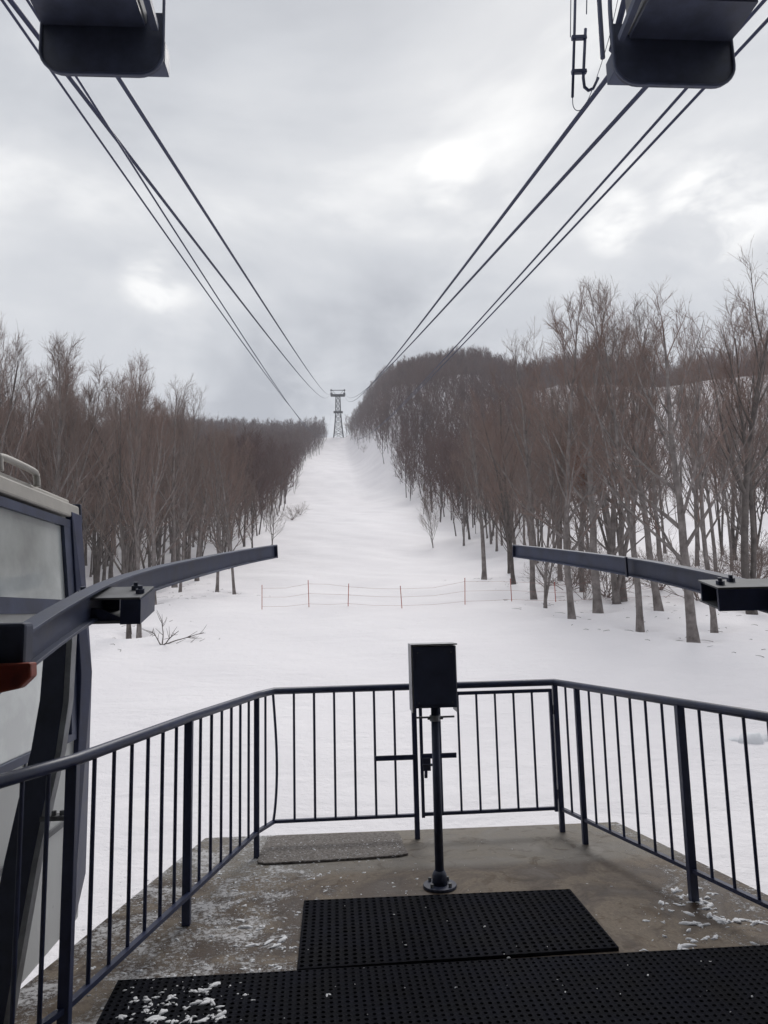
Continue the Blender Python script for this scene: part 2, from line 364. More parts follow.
# latch bar across post and gate, with sliding bolt and padlock
yb = pg.y-0.03; za = on_y(417, 757, yb).z
mb = MB(); a = on_y(375, 757.5, yb); b = on_y(416, 756.5, yb); mb.bar(up(a, za), up(b, za), 0.012, 0.038); part(mb, 'latch_plate', M['paint'], rail, bevel=0.002)
mb = MB(); a = on_y(421, 756, yb); b = on_y(456.5, 755, yb); mb.bar(up(a, za+0.004), up(b, za+0.004), 0.012, 0.038)
part(mb, 'latch_plate', M['paint'], gate, bevel=0.002)
mb = MB(); c0 = on_y(427, 766, yb-0.015)
mb.box((c0.x-0.03, c0.y-0.012, c0.z-0.035), (c0.x+0.028, c0.y+0.012, c0.z+0.06)); mb.tube([c0+Vector((-0.035, -0.012, 0.01)), c0+Vector((0.04, -0.012, 0.01))], 0.010, 8)
mb.tube([c0+Vector((-0.01, -0.012, -0.03)), c0+Vector((-0.012, -0.012, -0.085))], 0.013, 8)
part(mb, 'latch', M['black'], gate, bevel=0.002)

# ---------------------------------------------------------------- control box on its pole
base = on_z(440, 887)
topc = on_y(435, 716, base.y+0.0)
cb = thing('control_box', base, 'dark metal control box standing on a round pole in front of the gate', 'control box')
mb = MB(); mb.tube([base+Vector((0, 0, 0.03)), Vector((topc.x, base.y, topc.z+0.06))], [0.0285, 0.0255], 16); part(mb, 'pole', M['greysteel'] if False else M['paint2'], cb, smooth=True)
mb = MB()
mb.tube([base, base+Vector((0, 0, 0.018))], 0.105, 24); part(mb, 'base_flange', M['black'], cb, bevel=0.003)
mb = MB(); mb.tube([base+Vector((0, 0, 0.018)), base+Vector((-0.001, 0, 0.075)), base+Vector((-0.001, 0, 0.10))], [0.05, 0.045, 0.033], 16); part(mb, 'collar', M['black'], cb, smooth=True)
mb = MB()
for k in range(4):
    mb = MB(); a = math.pi/4+k*math.pi/2; q = base+Vector((0.08*math.cos(a), 0.08*math.sin(a), 0.018)); mb.tube([q, q+Vector((0, 0, 0.022))], 0.011, 6)
    part(mb, 'anchor_bolt', M['greysteel'], cb)
yf = base.y-0.07
A = on_y(414.5, 708, yf); B = on_y(457.5, 708, yf); T = on_y(414, 647, yf)
bx0, bx1, bz0, bz1 = A.x, B.x, (A.z+B.z)/2, T.z
mb = MB(); mb.box((bx0, yf, bz0), (bx1, yf+0.16, bz1)); part(mb, 'enclosure', M['paint2'], cb, bevel=0.006)
mb = MB(); mb.box((bx0-0.012, yf+0.006, bz0-0.028), (bx0-0.002, yf+0.20, bz1+0.006)); mb.box((bx1+0.002, yf+0.03, bz0-0.035), (bx1+0.008, yf+0.20, bz1))
mb.box((bx0-0.012, yf-0.004, bz1+0.007), (bx1+0.012, yf+0.20, bz1+0.016)); part(mb, 'galvanised_hood', M['galv'], cb)
mb = MB(); zc = on_y(435, 718, base.y).z
mb.bar((bx0+0.02, base.y+0.04, zc), (bx1-0.005, base.y+0.04, zc), 0.006, 0.012); mb.tube([(topc.x, base.y, zc-0.018), (topc.x, base.y, zc+0.018)], 0.036, 16)
mb.tube([(topc.x-0.05, base.y-0.01, zc), (topc.x+0.05, base.y-0.01, zc)], 0.009, 8); part(mb, 'mounting_bracket', M['galv'], cb)
mb = MB(); mb.box((bx0+0.018, yf-0.006, bz0+0.02), (bx1-0.018, yf-0.001, bz1-0.022)); dd = part(mb, 'cover_plate', M['paint2'], cb, bevel=0.002)
for sx_ in (0.03, bx1-bx0-0.03):
    for sz in (0.035, bz1-bz0-0.038):
        mb = MB(); mb.tube([(bx0+sx_, yf-0.006, bz0+sz), (bx0+sx_, yf-0.011, bz0+sz)], 0.005, 8)
        part(mb, 'screw', M['greysteel'], dd)

# ---------------------------------------------------------------- rubber mats with real holes
def holed_mat(name, corners, cell, hole, thick, z, label):
    # corners: a,b,c,d on the deck; bilinear grid of ring cells
    a, b, c_, d = [np.array((p.x, p.y)) for p in corners]
    nu = int(np.linalg.norm(b-a)/cell); nv = int(np.linalg.norm(d-a)/cell)
    ang = np.arange(8)*math.pi/4 + math.pi/8
    sq = np.array([(1, .42), (.42, 1), (-.42, 1), (-1, .42), (-1, -.42), (-.42, -1), (.42, -1), (1, -.42)])*0.5
    ring = np.stack([np.cos(ang), np.sin(ang)], 1)*hole/cell/2
    I, J = np.meshgrid(np.arange(nu), np.arange(nv)); cen = np.stack([I.ravel()+.5, J.ravel()+.5], 1)
    rr = 1+0.06*RNG.normal(size=len(cen))
    o8 = cen[:, None, :]+sq[None]; i8 = cen[:, None, :]+ring[None]*rr[:, None, None]
    def place(uv, zz):
        u = uv[..., 0:1]/nu; v = uv[..., 1:2]/nv
        p = a*(1-u)*(1-v)+b*u*(1-v)+c_*u*v+d*(1-u)*v
        return np.concatenate([p, np.full(p.shape[:-1]+(1,), zz)], -1)
    raised = 1.0 + 0.12*0
    top_o = place(o8, z+thick-0.003); top_i = place(cen[:, None, :]+ring[None]*1.22, z+thick); in_i = place(i8, z+thick-0.001); bot = place(i8, z+0.0015); pit = None
    allv = np.concatenate([top_o, top_i, in_i, bot], 1)  # n,32,3
    n = len(cen); co = allv.reshape(-1, 3); off = (np.arange(n)*32)[:, None, None]
    fs = []
    for k in range(8):
        k2 = (k+1) % 8
        for l in range(3): fs.append((l*8+k, l*8+k2, (l+1)*8+k2, (l+1)*8+k))
    q = (np.array(fs)[None]+off).reshape(-1, 4)
    # corner diamonds between cells
    cen2 = np.stack([g_.ravel() for g_ in np.meshgrid(np.arange(nu+1), np.arange(nv+1))], 1).astype(float)
    r2 = np.array([(.29, 0), (0, .29), (-.29, 0), (0, -.29)])
    dm = np.clip(cen2[:, None, :]+r2[None], [0, 0], [nu, nv]); dv = place(dm, z+thick-0.003).reshape(-1, 3)
    dq = (np.arange(len(cen2))*4)[:, None]+np.arange(4)[None]+len(co)
    co = np.concatenate([co, dv]); q = np.concatenate([q, dq])
    # rim
    rim = place(np.array([(0, 0), (nu, 0), (nu, nv), (0, nv)], float), z+thick-0.003); low = rim.copy(); low[:, 2] = z
    s0 = len(co); co = np.concatenate([co, rim, low]); rq = np.array([(s0+k, s0+(k+1) % 4, s0+4+(k+1) % 4, s0+4+k) for k in range(4)]); q = np.concatenate([q, rq])
    me = np_mesh(name, co, q); me.materials.append(M['rubber'])
    o = bpy.data.objects.new(name, me); C.objects.link(o); tag(o, label, 'mat')
    return o
m1 = [on_z(304, 903.5), on_z(570, 892), on_z(619, 951), on_z(297, 973)]
holed_mat('rubber_mat', m1, 0.043, 0.024, 0.020, 0.001, 'small black perforated rubber mat lying behind the control box pole')
e0, e1 = on_z(118, 985), on_z(768, 949.5); dd_ = (e1-e0).normalized(); e2 = e0 + dd_*3.6; back = Vector((dd_.y, -dd_.x, 0))
m2 = [e0, e2, e2+back*1.3, on_z(93, 1035)+ (on_z(93, 1035)-e0)*2]
holed_mat('rubber_mat', m2, 0.036, 0.018, 0.024, 0.001, 'long wide black rubber mat across the bottom foreground sprinkled with snow lumps')

# hatch patch at the front left of the deck
hb_ = [on_z(268, 838), on_z(398, 833.5), on_z(409, 857), on_z(256, 866)]
poly = []
for i in range(4):
    a, b = hb_[i], hb_[(i+1) % 4]
    for k in range(14):
        q = a.lerp(b, 0.06+k/13*0.88); poly.append(Vector((q.x+random.uniform(-.005, .005), q.y+random.uniform(-.005, .005), 0.001)))
mb = MB(); mb.prism(poly, (0, 0, 0.016)); o = mb.build('floor_plate', M['hatch'], bevel=0.006)
tag(o, 'rough grey floor plate dusted with snow behind the left front railing post', 'floor plate')

# ---------------------------------------------------------------- snow lumps on the deck
def lump(mb, c, sx, sy, sz, rot):
    n = 7; rings = [(0.0, 1.0), (0.45, 0.95), (0.8, 0.62)]
    vs = []; fs = []; ph = [random.uniform(0.7, 1.15) for _ in range(n)]
    for zz, rr in rings:
        for k in range(n):
            a = 2*math.pi*k/n
            jr = random.uniform(0.72, 1.28); x = math.cos(a)*sx*rr*ph[k]*jr; y = math.sin(a)*sy*rr*ph[(k+2) % n]*random.uniform(0.75, 1.25)
            vs.append((c[0]+x*math.cos(rot)-y*math.sin(rot), c[1]+x*math.sin(rot)+y*math.cos(rot), c[2]+zz*sz*random.uniform(0.6, 1.35)))
    vs.append((c[0], c[1], c[2]+sz)); 
    for l in range(2):
        for k in range(n): fs.append((l*n+k, l*n+(k+1) % n, (l+1)*n+(k+1) % n, (l+1)*n+k))
    for k in range(n): fs.append((2*n+k, 2*n+(k+1) % n, 3*n))
    mb.add(vs, fs)
mb = MB()
def scatter(n, x0, x1, y0, y1, smin, smax, z=0.0, elong=1.6, power=3):
    for _ in range(n):
        px, py = random.uniform(x0, x1), random.uniform(y0, y1); p = on_z(px, py, z)
        s = smin+(smax-smin)*random.random()**power
        for _k in range(1 if s < 0.008 else random.choice((1, 2, 3))):
            lump(mb, (p.x+(_k > 0)*random.gauss(0, s), p.y+(_k > 0)*random.gauss(0, s*0.7), z), s*random.uniform(0.8, elong), s*random.uniform(0.4, 0.9), s*random.uniform(0.25, 0.7), random.gauss(0.2, 0.9))
scatter(75, 122, 222, 984, 1024, 0.003, 0.019, 0.022, 2.4, 1.4)
scatter(60, 130, 245, 978, 1024, 0.003, 0.011, 0.022, 1.8)
scatter(40, 240, 760, 955, 1020, 0.003, 0.009, 0.022)
scatter(14, 305, 600, 905, 960, 0.003, 0.010, 0.019)
scatter(620, 120, 300, 870, 985, 0.0015, 0.011, 0.0, 1.8, 4)
scatter(240, 215, 330, 860, 930, 0.0015, 0.012, 0.0, 1.8, 4)
scatter(420, 262, 402, 839, 862, 0.0012, 0.007, 0.017, 1.8, 2.5)
scatter(120, 300, 420, 862, 900, 0.0015, 0.009, 0.0, 1.8, 4)
scatter(50, 450, 700, 840, 945, 0.0015, 0.007, 0.0, 2, 4)
scatter(130, 640, 768, 905, 955, 0.0015, 0.024, 0.0, 2.4, 4)
scatter(5, 690, 768, 915, 950, 0.010, 0.028, 0.0, 2.6, 1.2)
scatter(12, 222, 300, 905, 950, 0.008, 0.024, 0.0, 2.6, 1.2)
scatter(500, 90, 300, 870, 1000, 0.001, 0.005, 0.0, 1.8, 2)
scatter(40, 660, 715, 886, 915, 0.002, 0.022, 0.0, 2.4, 3)
scatter(160, 60, 200, 930, 1024, 0.0015, 0.010, 0.0, 1.8, 3)
o = mb.build('snow_lumps', M['snowbit'], smooth=True); tag(o, 'broken snow crumbs strewn over the deck and mats', 'snow', kind='stuff')

_part = part
# ---------------------------------------------------------------- guide rails beside the bays
def guide(side, pts, hts, name, label):
    root = thing(name, pts[-1], label, 'guide rail')
    P = [Vector(p) for p in pts]
    mb = MB(); mb.sweep(P, 0.016, hts); part(mb, 'web', M['paint2'], root)
    for s in (1, -1):
        mb = MB(); mb.sweep([p+Vector((-side*0.0, 0, s*h/2)) for p, h in zip(P, hts)], 0.075, 0.012); part(mb, 'flange', M['paint2'], root, bevel=0.002)
    mb = MB(); e = P[0]; d = (P[1]-P[0]).normalized(); mb.bar(e+d*0.002, e-d*0.008, 0.077, hts[0]+0.014); part(mb, 'end_plate', M['paint2'], root)
    return root, P
def spline(P, k=6):
    out = []
    for i in range(len(P)-1):
        a = P[max(i-1, 0)]; b = P[i]; c = P[i+1]; d = P[min(i+2, len(P)-1)]
        for j in range(k):
            t = j/k; out.append(0.5*((2*b)+(c-a)*t+(2*a-5*b+4*c-d)*t*t+(-a+3*b-3*c+d)*t*t*t))
    return out+[P[-1]]
PL = [on_y(274, 551.5, 7.6), on_y(238, 558, 6.6), on_y(180, 571.5, 5.0), on_y(140, 583, 4.2), on_y(105, 597, 3.55), on_y(60, 623, 2.95), on_y(0, 664, 2.4), on_y(-120, 742, 1.75), on_y(-420, 935, 1.1)]
PL = spline(PL, 5)
gl, _ = guide(-1, PL, [0.125]*len(PL), 'guide_rail', 'dark curved steel guide rail rising beside the parked cabin at the left')
PR = [on_y(516, 551, 7.8), on_y(560, 556.5, 6.7), on_y(632, 567, 5.3), on_y(690, 578.5, 4.5), on_y(740, 591, 3.9), on_y(850, 622, 3.1), on_y(1100, 700, 2.1)]
PR = spline(PR, 5)
gr, _ = guide(1, PR, [0.125]*len(PR), 'guide_rail', 'straight dark steel guide rail reaching in from the right over the snow')
# joint plate on the right one
j = on_y(632, 567, 5.28); mb = MB(); mb.box((j.x-0.05, j.y-0.012, j.z-0.075), (j.x-0.035, j.y+0.012, j.z+0.075)); part(mb, 'joint_plate', M['black'], gr)
def sheared(mb, y0):
    mb.v = [(v[0], v[1], v[2]+(v[1]-y0)*0.24) for v in mb.v]; return mb
def bracket(root, x0, x1, y, z, depth, inner):
    def part(mb, *a, **k): return _part(sheared(mb, y), *a, **k)
    h = 0.115
    b = bpy.data.objects.new('bracket', None); C.objects.link(b); b.parent = root; b.location = Vector((x0, y, z))-Vector(root.location)
    mb = MB(); mb.box((x0, y, z+h/2-0.010), (x1, y+depth, z+h/2)); mb.box((x0, y, z-h/2), (x1, y+depth, z-h/2+0.010)); part(mb, 'plate', M['greysteel'], b, bevel=0.002)
    mb = MB()
    if inner > 0: mb.box((x1-0.085, y-0.004, z-h/2-0.003), (x1+0.004, y+depth+0.003, z+h/2-0.011))
    else: mb.box((x0-0.004, y-0.004, z-h/2-0.003), (x0+0.30, y+0.01, z+h/2-0.011)); 
    part(mb, 'end_block', M['paint'], b)
    mb = MB(); xm = x0+(x1-x0)*0.35
    poly = [Vector((x0, y+0.02, z-h/2+0.01)), Vector((x1-0.06, y+0.02, z-h/2+0.01)), Vector((xm+0.04, y+0.02, z+0.0)), Vector((x0, y+0.02, z+0.03))]
    if inner < 0: poly = [Vector((x0+x1-p.x, p.y, p.z)) for p in poly]
    mb.prism(poly, (0, 0.012, 0)); part(mb, 'gusset', M['paint'], b); mb = MB(); mb.box((x0, y+depth-0.03, z-h/2+0.01), (x1-(0.15 if inner > 0 else 0), y+depth-0.02, z+h/2-0.012)) ; part(mb, 'gusset', M['paint'], b)
    for q in (0.15, 0.8, 0.93):
        x = x0+(x1-x0)*(q if inner > 0 else 1-q)
        mb = MB(); yy = y+depth*(0.35 if q != 0.8 else 0.7)
        mb.tube([(x, yy, z+h/2), (x, yy, z+h/2+0.02)], 0.021, 6); mb.tube([(x, yy, z+h/2+0.02), (x, yy, z+h/2+0.035)], 0.011, 8); part(mb, 'bolt', M['black'], b)
    return b
a = on_y(64, 613, 3.3); b_ = on_y(140, 609, 3.3)
bracket(gl, a.x, b_.x, 3.3, (a.z+b_.z)/2, 0.24, 1)
a = on_y(719, 599, 3.55); b_ = on_y(860, 598, 3.55)
bracket(gr, a.x, b_.x, 3.55, a.z, 0.2, -1)
# near block with a red-brown buffer
c0 = on_y(14, 644, 2.32); mb = MB(); mb.box((c0.x-0.09, c0.y-0.05, c0.z-0.075), (c0.x+0.052, c0.y+0.02, c0.z+0.065)); part(mb, 'clamp_block', M['black'], gl, bevel=0.012)
c1 = on_y(9, 676, 2.30); mb = MB()
poly = [Vector((c1.x-0.12, c1.y-0.05, c1.z+0.035)), Vector((c1.x+0.082, c1.y-0.05, c1.z+0.035)), Vector((c1.x+0.085, c1.y-0.05, c1.z)), Vector((c1.x+0.05, c1.y-0.05, c1.z-0.03)), Vector((c1.x-0.02, c1.y-0.05, c1.z-0.042)), Vector((c1.x-0.12, c1.y-0.05, c1.z-0.042))]
mb.prism([Vector((p.x, p.y, c1.z+(p.z-c1.z)*1.15)) for p in poly], (0, 0.05, 0)); part(mb, 'buffer', M['redrubber'], gl, bevel=0.006)
# curved leg that carries the left rail, with its grey front flange
LY = 3.5
leg = [on_y(66, 616, LY), on_y(58, 655, LY), on_y(55, 700, LY), on_y(47, 750, LY), on_y(35, 800, LY), on_y(22, 860, LY), on_y(8, 935, LY), on_y(-6, 1010, LY)]
leg.append(leg[-1]+(leg[-1]-leg[-2])*0.6)
W = [0.05, 0.10, 0.105, 0.11, 0.115, 0.12, 0.125, 0.13, 0.13]
mb = MB(); mb.sweep(leg, 0.09, W, up=(1, 0, 0.2)); lg = part(mb, 'support_leg', M['black'], gl, bevel=0.004)
mb = MB(); mb.sweep([p+Vector((w/2+0.012, -0.012, 0.0)) for p, w in zip(leg, W)], 0.06, 0.026, up=(1, 0, 0.2)); part(mb, 'flange', M['galv'], lg)
mb = MB(); q = on_y(51, 819, 3.45); mb.box((q.x-0.05, q.y, q.z-0.01), (q.x+0.06, q.y+0.06, q.z+0.01)); mb.tube([q+Vector((0.005, 0.02, 0.01)), q+Vector((0.005, 0.02, 0.03))], 0.011, 6); mb.tube([q+Vector((0.04, 0.02, 0.01)), q+Vector((0.04, 0.02, 0.03))], 0.011, 6)
part(mb, 'bracket', M['greysteel'], gl)

# ---------------------------------------------------------------- cabin
CX = -1.74
YB = on_x(90, 700, CX).y; _t = on_y(79.5, 507, YB); ZR = _t.z; LEAN = (CX-_t.x)/(ZR-1.35)
def part(mb, *a, **k):
    # the side wall towards the deck leans inward above waist height
    mb.v = [(v[0]-(LEAN*max(0, v[2]-1.35) if v[0] > CX-1 else 0), v[1], v[2]) for v in mb.v]
    return _part(mb, *a, **k)
cabn = thing('ropeway_cabin', (CX-1.3, YB-2, 0), 'large ropeway cabin with cream roof parked beside the deck at the left edge', 'cable car')
Y0 = YB-4.2; X0 = CX-2.5; ZF = on_x(72, 930, CX).z
mb = MB(); mb.box((X0+0.05, Y0+0.05, ZF+0.05), (CX-0.035, YB-0.05, ZR-0.02)); 
# body panel of the side, below the windows
mb = MB(); mb.box((X0, Y0, ZF), (CX-0.02, YB-0.02, 0.95)); part(mb, 'body', M['whitepanel'], cabn, bevel=0.02)
mb = MB(); mb.box((X0-0.01, Y0-0.01, ZF-0.12), (CX-0.14, YB-0.12, ZF-0.003)); part(mb, 'skirt', M['cream'], cabn, bevel=0.01)
# far corner post, widening down
mb = MB(); pw = on_x(66, 600, CX).y
for (ya, yb_) in ((pw-0.12, YB),):
    mb.prism([Vector((CX-0.04, YB-0.19, ZR-0.06)), Vector((CX-0.04, YB-0.005, ZR-0.06)), Vector((CX-0.04, YB-0.005, 1.35)), Vector((CX-0.04, YB-0.005, ZF+0.28)), Vector((CX-0.04, YB-0.26, ZF-0.05)), Vector((CX-0.04, YB-0.22, 1.35))], (0.052, 0, 0))
part(mb, 'corner_post', M['paint'], cabn, bevel=0.008)
for (xx, yy) in ((X0, YB-0.12), (X0, Y0), (CX-0.12, Y0)):
    mb = MB(); mb.box((xx, yy, ZF), (xx+0.12, yy+0.12, ZR-0.06)); part(mb, 'corner_post', M['paint'], cabn, bevel=0.008)
for ys in (1.0, 2.35, 3.55):
    mb = MB(); mb.box((CX-0.0205, YB-ys, ZF+0.05), (CX-0.012, YB-ys+0.018, 0.93)); part(mb, 'seam_seal', M['black'], cabn)
mb = MB(); mb.box((CX-0.0205, Y0+0.1, 0.42), (CX-0.008, YB-0.3, 0.455)); part(mb, 'rub_strip', M['greysteel'], cabn)
# roof: two stepped cream bands, dark end cap
mb = MB(); mb.box((X0-0.02, Y0-0.02, ZR-0.10), (CX+0.005, YB-0.02, ZR+0.0)); mb.box((X0-0.0, Y0-0.0, ZR+0.001), (CX-0.05, YB-0.05, ZR+0.045)); part(mb, 'roof', M['cream'], cabn, bevel=0.014)
mb = MB(); mb.box((X0-0.03, YB-0.018, ZR-0.12), (CX+0.012, YB+0.012, ZR+0.02)); part(mb, 'roof_end_cap', M['black'], cabn, bevel=0.006)
# roof handle
h0 = on_x(4, 462, CX-0.12); h1 = on_x(41, 472, CX-0.12)
mb = MB(); hz = ZR+0.12
h0.x += 0.10
mb.tube(spline([Vector((h0.x, h1.y, ZR+0.03)), Vector((h0.x, h1.y, hz-0.03)), Vector((h0.x, h1.y-0.05, hz)), Vector((h0.x, h0.y+0.05, hz)), Vector((h0.x, h0.y, hz-0.03)), Vector((h0.x, h0.y, ZR+0.03))], 4), 0.022, 8)
part(mb, 'roof_handle', M['cream'], cabn, smooth=True)
# windows: upper and lower rows of the side towards the deck
ztop = ZR-0.16; zmid = on_x(30, 606, CX-0.05).z; zlow = 0.96
for (za_, zb_, nm) in ((zmid+0.03, ztop, 'window'), (zlow, zmid-0.03, 'window')):
    for i in range(3):
        ya = Y0+0.15+i*1.33; yb2 = ya+1.29
        if i == 2: yb2 = YB-0.19
        mb = MB(); t_ = 0.035
        for q in (((CX-0.05, ya, za_-0.03), (CX-0.002, yb2, za_+0.015)), ((CX-0.05, ya, zb_-0.015), (CX-0.002, yb2, zb_+0.04)), ((CX-0.049, ya, za_+0.016), (CX-0.003, ya+0.05, zb_-0.016)), ((CX-0.049, yb2-0.13 if i == 2 else yb2-0.05, za_+0.016), (CX-0.003, yb2, zb_-0.016))): mb.box(*q)
        fr = part(mb, 'window_frame', M['paint2'], cabn)
        mb = MB(); mb.box((CX-0.034, ya+0.052, za_+0.017), (CX-0.026, yb2-(0.132 if i == 2 else 0.052), zb_-0.017)); part(mb, 'pane', M['glass'], fr)
# other sides: glazed band
mb = MB(); mb.box((X0+0.125, YB-0.06, 0.96), (CX-0.13, YB-0.05, ZR-0.12)); part(mb, 'pane', M['glass'], cabn)
mb = MB(); mb.box((X0+0.125, Y0+0.05, 0.96), (CX-0.13, Y0+0.06, ZR-0.12)); part(mb, 'pane', M['glass'], cabn)
mb = MB(); mb.box((X0+0.02, Y0+0.125, 0.96), (X0+0.03, YB-0.125, ZR-0.12)); part(mb, 'pane', M['glass'], cabn)
# hanger arm of the cabin to its ropes
mb = MB(); mb.sweep([Vector((-2.8, YB-2.1, ZR+0.086)), Vector((-3.3, YB-2.1, 3.6)), Vector((-3.7, YB-2.1, 5.6))], 0.2, 0.14, up=(0, 1, 0)); part(mb, 'hanger', M['paint'], cabn)

part = _part
# ---------------------------------------------------------------- overhead rope housings
def housing(side, px_in, px_out, py_bot, Yd, name, label):
    # side -1 left, +1 right; px_in inner edge of the frame, px_out outer edge
    pi_ = on_y(px_in, py_bot-40, Yd); po = on_y(px_out, py_bot-40, Yd); zb = on_y((px_in+px_out)/2, py_bot, Yd).z
    xi, xo = pi_.x, po.x; w = abs(xo-xi); s = 1 if xo > xi else -1
    root = thing(name, (xi, Yd, zb), label, 'rope housing')
    r = 0.19; n = 7
    prof = [(xi, zb+3.0), (xi, zb+r)] + [(xi+s*(r-r*math.cos(k*math.pi/2/n)), zb+r-r*math.sin(k*math.pi/2/n)) for k in range(1, n+1)]
    prof += [(xo-s*(r-r*math.sin(k*math.pi/2/n)), zb+r-r*math.cos(k*math.pi/2/n)) for k in range(0, n+1)] + [(xo, zb+0.52), (xo-s*0.02, zb+0.52)]
    mb = MB(); mb.tube([Vector((x, Yd, z)) for x, z in prof], 0.013, 10); part(mb, 'bent_frame', M['paint2'], root, smooth=True)
    plate = [Vector((x, Yd+0.01, z)) for x, z in prof[1:-2]]; plate += [Vector((xo, Yd+0.01, zb+0.55)), Vector((xi, Yd+0.01, zb+0.55))]
    mb = MB(); mb.prism(plate, (0, 0.03, 0)); part(mb, 'end_plate', M['black'], root)
    # long beam running back over the deck
    bi = xi+s*0.13; bo = xo
    mb = MB(); mb.box((min(bi, bo), -2.5, zb+0.44), (max(bi, bo), Yd+0.005, zb+1.1)); part(mb, 'beam', M['underside'], root, bevel=0.01)
    mb = MB()
    mb.box((min(bi, bo)+0.01, Yd-0.40, zb+0.40), (max(bi, bo)-0.01, Yd-0.01, zb+0.437)); part(mb, 'stiffener', M['black'], root)
    # second, lower box behind
    mb = MB(); y2 = Yd+0.30; x2 = on_y(px_in-s*6, py_bot, y2).x; zb2 = on_y((px_in+px_out)/2, py_bot+2.5, y2).z
    mb.box((min(x2, xo-s*0.30), Yd+0.14, zb2), (max(x2, xo-s*0.30), y2, zb2+0.2)); part(mb, 'rear_box', M['paint2'], root, bevel=0.006)
    # tie rods
    for k in range(1 if s > 0 else 0):
        mb = MB(); x = xi-s*(0.03+0.05*k)
        mb.tube([(x, Yd+0.15+0.12*k, zb+0.35), (x-s*0.04*k, Yd+0.1+0.1*k, zb+3.0)], 0.013+0.008*(k == 0), 8); part(mb, 'tie_rod', M['paint'], root)
    mb = MB(); mb.bar((xi+s*0.05, Yd-0.05, zb+0.36), (xi+s*0.13, Yd-1.6, zb+0.8), 0.05, 0.06); part(mb, 'brace', M['paint2'], root)
    return root
housing(-1, 163.5, 41, 73.5, 5.2, 'rope_housing', 'dark rounded rope housing hanging at the top left corner')
housing(1, 613, 732, 84.5, 5.2, 'rope_housing', 'dark rounded rope housing with grey underside at the top right corner')

# hanging conduit left of the right housing
Yc = 5.6
cond = thing('hanging_conduit', on_y(576, 60, Yc), 'thin vertical cable conduit with hooked pipe hanging beside the top right housing', 'conduit')
mb = MB(); mb.tube([on_y(576.5, -60, Yc), on_y(574.5, 30, Yc), on_y(572.5, 97, Yc)], 0.013, 8); part(mb, 'pipe', M['paint'], cond, smooth=True)
hk = [on_y(585.5, 29, Yc), on_y(584.3, 55, Yc), on_y(583.3, 78, Yc), on_y(584.5, 87, Yc), on_y(588.5, 90.5, Yc), on_y(593, 88.5, Yc), on_y(598, 78, Yc), on_y(606, 60, Yc), on_y(618, 30, Yc), on_y(628, -30, Yc)]
mb = MB(); mb.tube(hk[:7], 0.014, 8); part(mb, 'hooked_pipe', M['paint'], cond, smooth=True)
for y in (38, 72):
    mb = MB(); mb.bar(on_y(571.5, y, Yc), on_y(586.5, y-0.5, Yc), 0.035, 0.035); part(mb, 'clamp', M['paint'], cond, bevel=0.004)
mb = MB(); mb.tube(spline([on_y(572.6, 97, Yc), on_y(573.2, 106, Yc), on_y(577, 110.5, Yc), on_y(584, 107, Yc), on_y(594, 85, Yc), on_y(609, 38, Yc), on_y(622, -20, Yc)], 4), 0.0035, 6); part(mb, 'wire', M['paint'], cond)
mb = MB(); mb.tube([on_y(571.3, -40, Yc), on_y(570.4, 37, Yc)], 0.004, 6); mb.tube([on_y(588, -60, Yc), on_y(586.5, 14, Yc)], 0.005, 6); part(mb, 'wire', M['paint'], cond)
mb = MB(); mb.tube([on_y(608, -80, Yc), on_y(610, 10, Yc), on_y(613, 52, Yc)], 0.02, 8); mb.tube([on_y(629, -80, Yc), on_y(630, 8, Yc), on_y(626, 30, Yc)], 0.016, 8)
mb.tube([on_y(645, -80, Yc), on_y(612, 50, Yc)], 0.03, 8); part(mb, 'support_tube', M['paint'], cond, smooth=True)

# ---------------------------------------------------------------- tower
TY = 440.0; TX = 0.5
TZ = H(TX, TY) - 0.3
tb = on_y(336.6, 437, TY); tt = on_y(337, 390, TY)
TZ = H(tb.x, TY); TXc = tb.x+1.2; TH = tt.z-TZ
tower = thing('ropeway_tower', (TXc, TY, TZ), 'tall lattice steel ropeway tower standing at the top of the ski slope', 'tower')
def lev(f): # half-width by height fraction
    return np.interp(f, [0, 0.55, 0.86, 1.0], [3.1, 1.6, 1.4, 1.3])
for sx_ in (-1, 1):
    for sy_ in (-1, 1):
        mb = MB(); mb.tube([(TXc+sx_*lev(f), TY+sy_*lev(f), TZ-1+f*(TH*0.88+1)) for f in (0, 0.2, 0.4, 0.625, 0.8, 1.0)], 0.3, 6); part(mb, 'leg', M['towersteel'], tower)
mb = MB(); nl = 8; Hs = [i/nl for i in range(nl+1)]
for i in range(nl):
    za, zb = TZ+Hs[i]*TH*0.88, TZ+Hs[i+1]*TH*0.88; wa, wb = lev(Hs[i]), lev(Hs[i+1])
    for k in range(4):
        ca = [(-1,-1),(1,-1),(1,1),(-1,1)][k]; cb2 = [(-1,-1),(1,-1),(1,1),(-1,1)][(k+1) % 4]
        mb.tube([(TXc+ca[0]*wa, TY+ca[1]*wa, za), (TXc+cb2[0]*wb, TY+cb2[1]*wb, zb)], 0.15, 4); mb.tube([(TXc+cb2[0]*wa, TY+cb2[1]*wa, za), (TXc+ca[0]*wb, TY+ca[1]*wb, zb)], 0.15, 4)
        mb.tube([(TXc+ca[0]*wb, TY+ca[1]*wb, zb), (TXc+cb2[0]*wb, TY+cb2[1]*wb, zb)], 0.13, 4)
part(mb, 'lattice', M['towersteel'], tower)
for (fr_, hw, hh, nm) in ((0.885, 4.5, 0.95, 'crossarm'), (0.53, 2.9, 0.7, 'platform')):
    mb = MB(); z = TZ+TH*fr_; mb.box((TXc-hw, TY-1.4, z-hh/2), (TXc+hw, TY+1.4, z+hh/2)); part(mb, nm, M['towersteel'], tower)
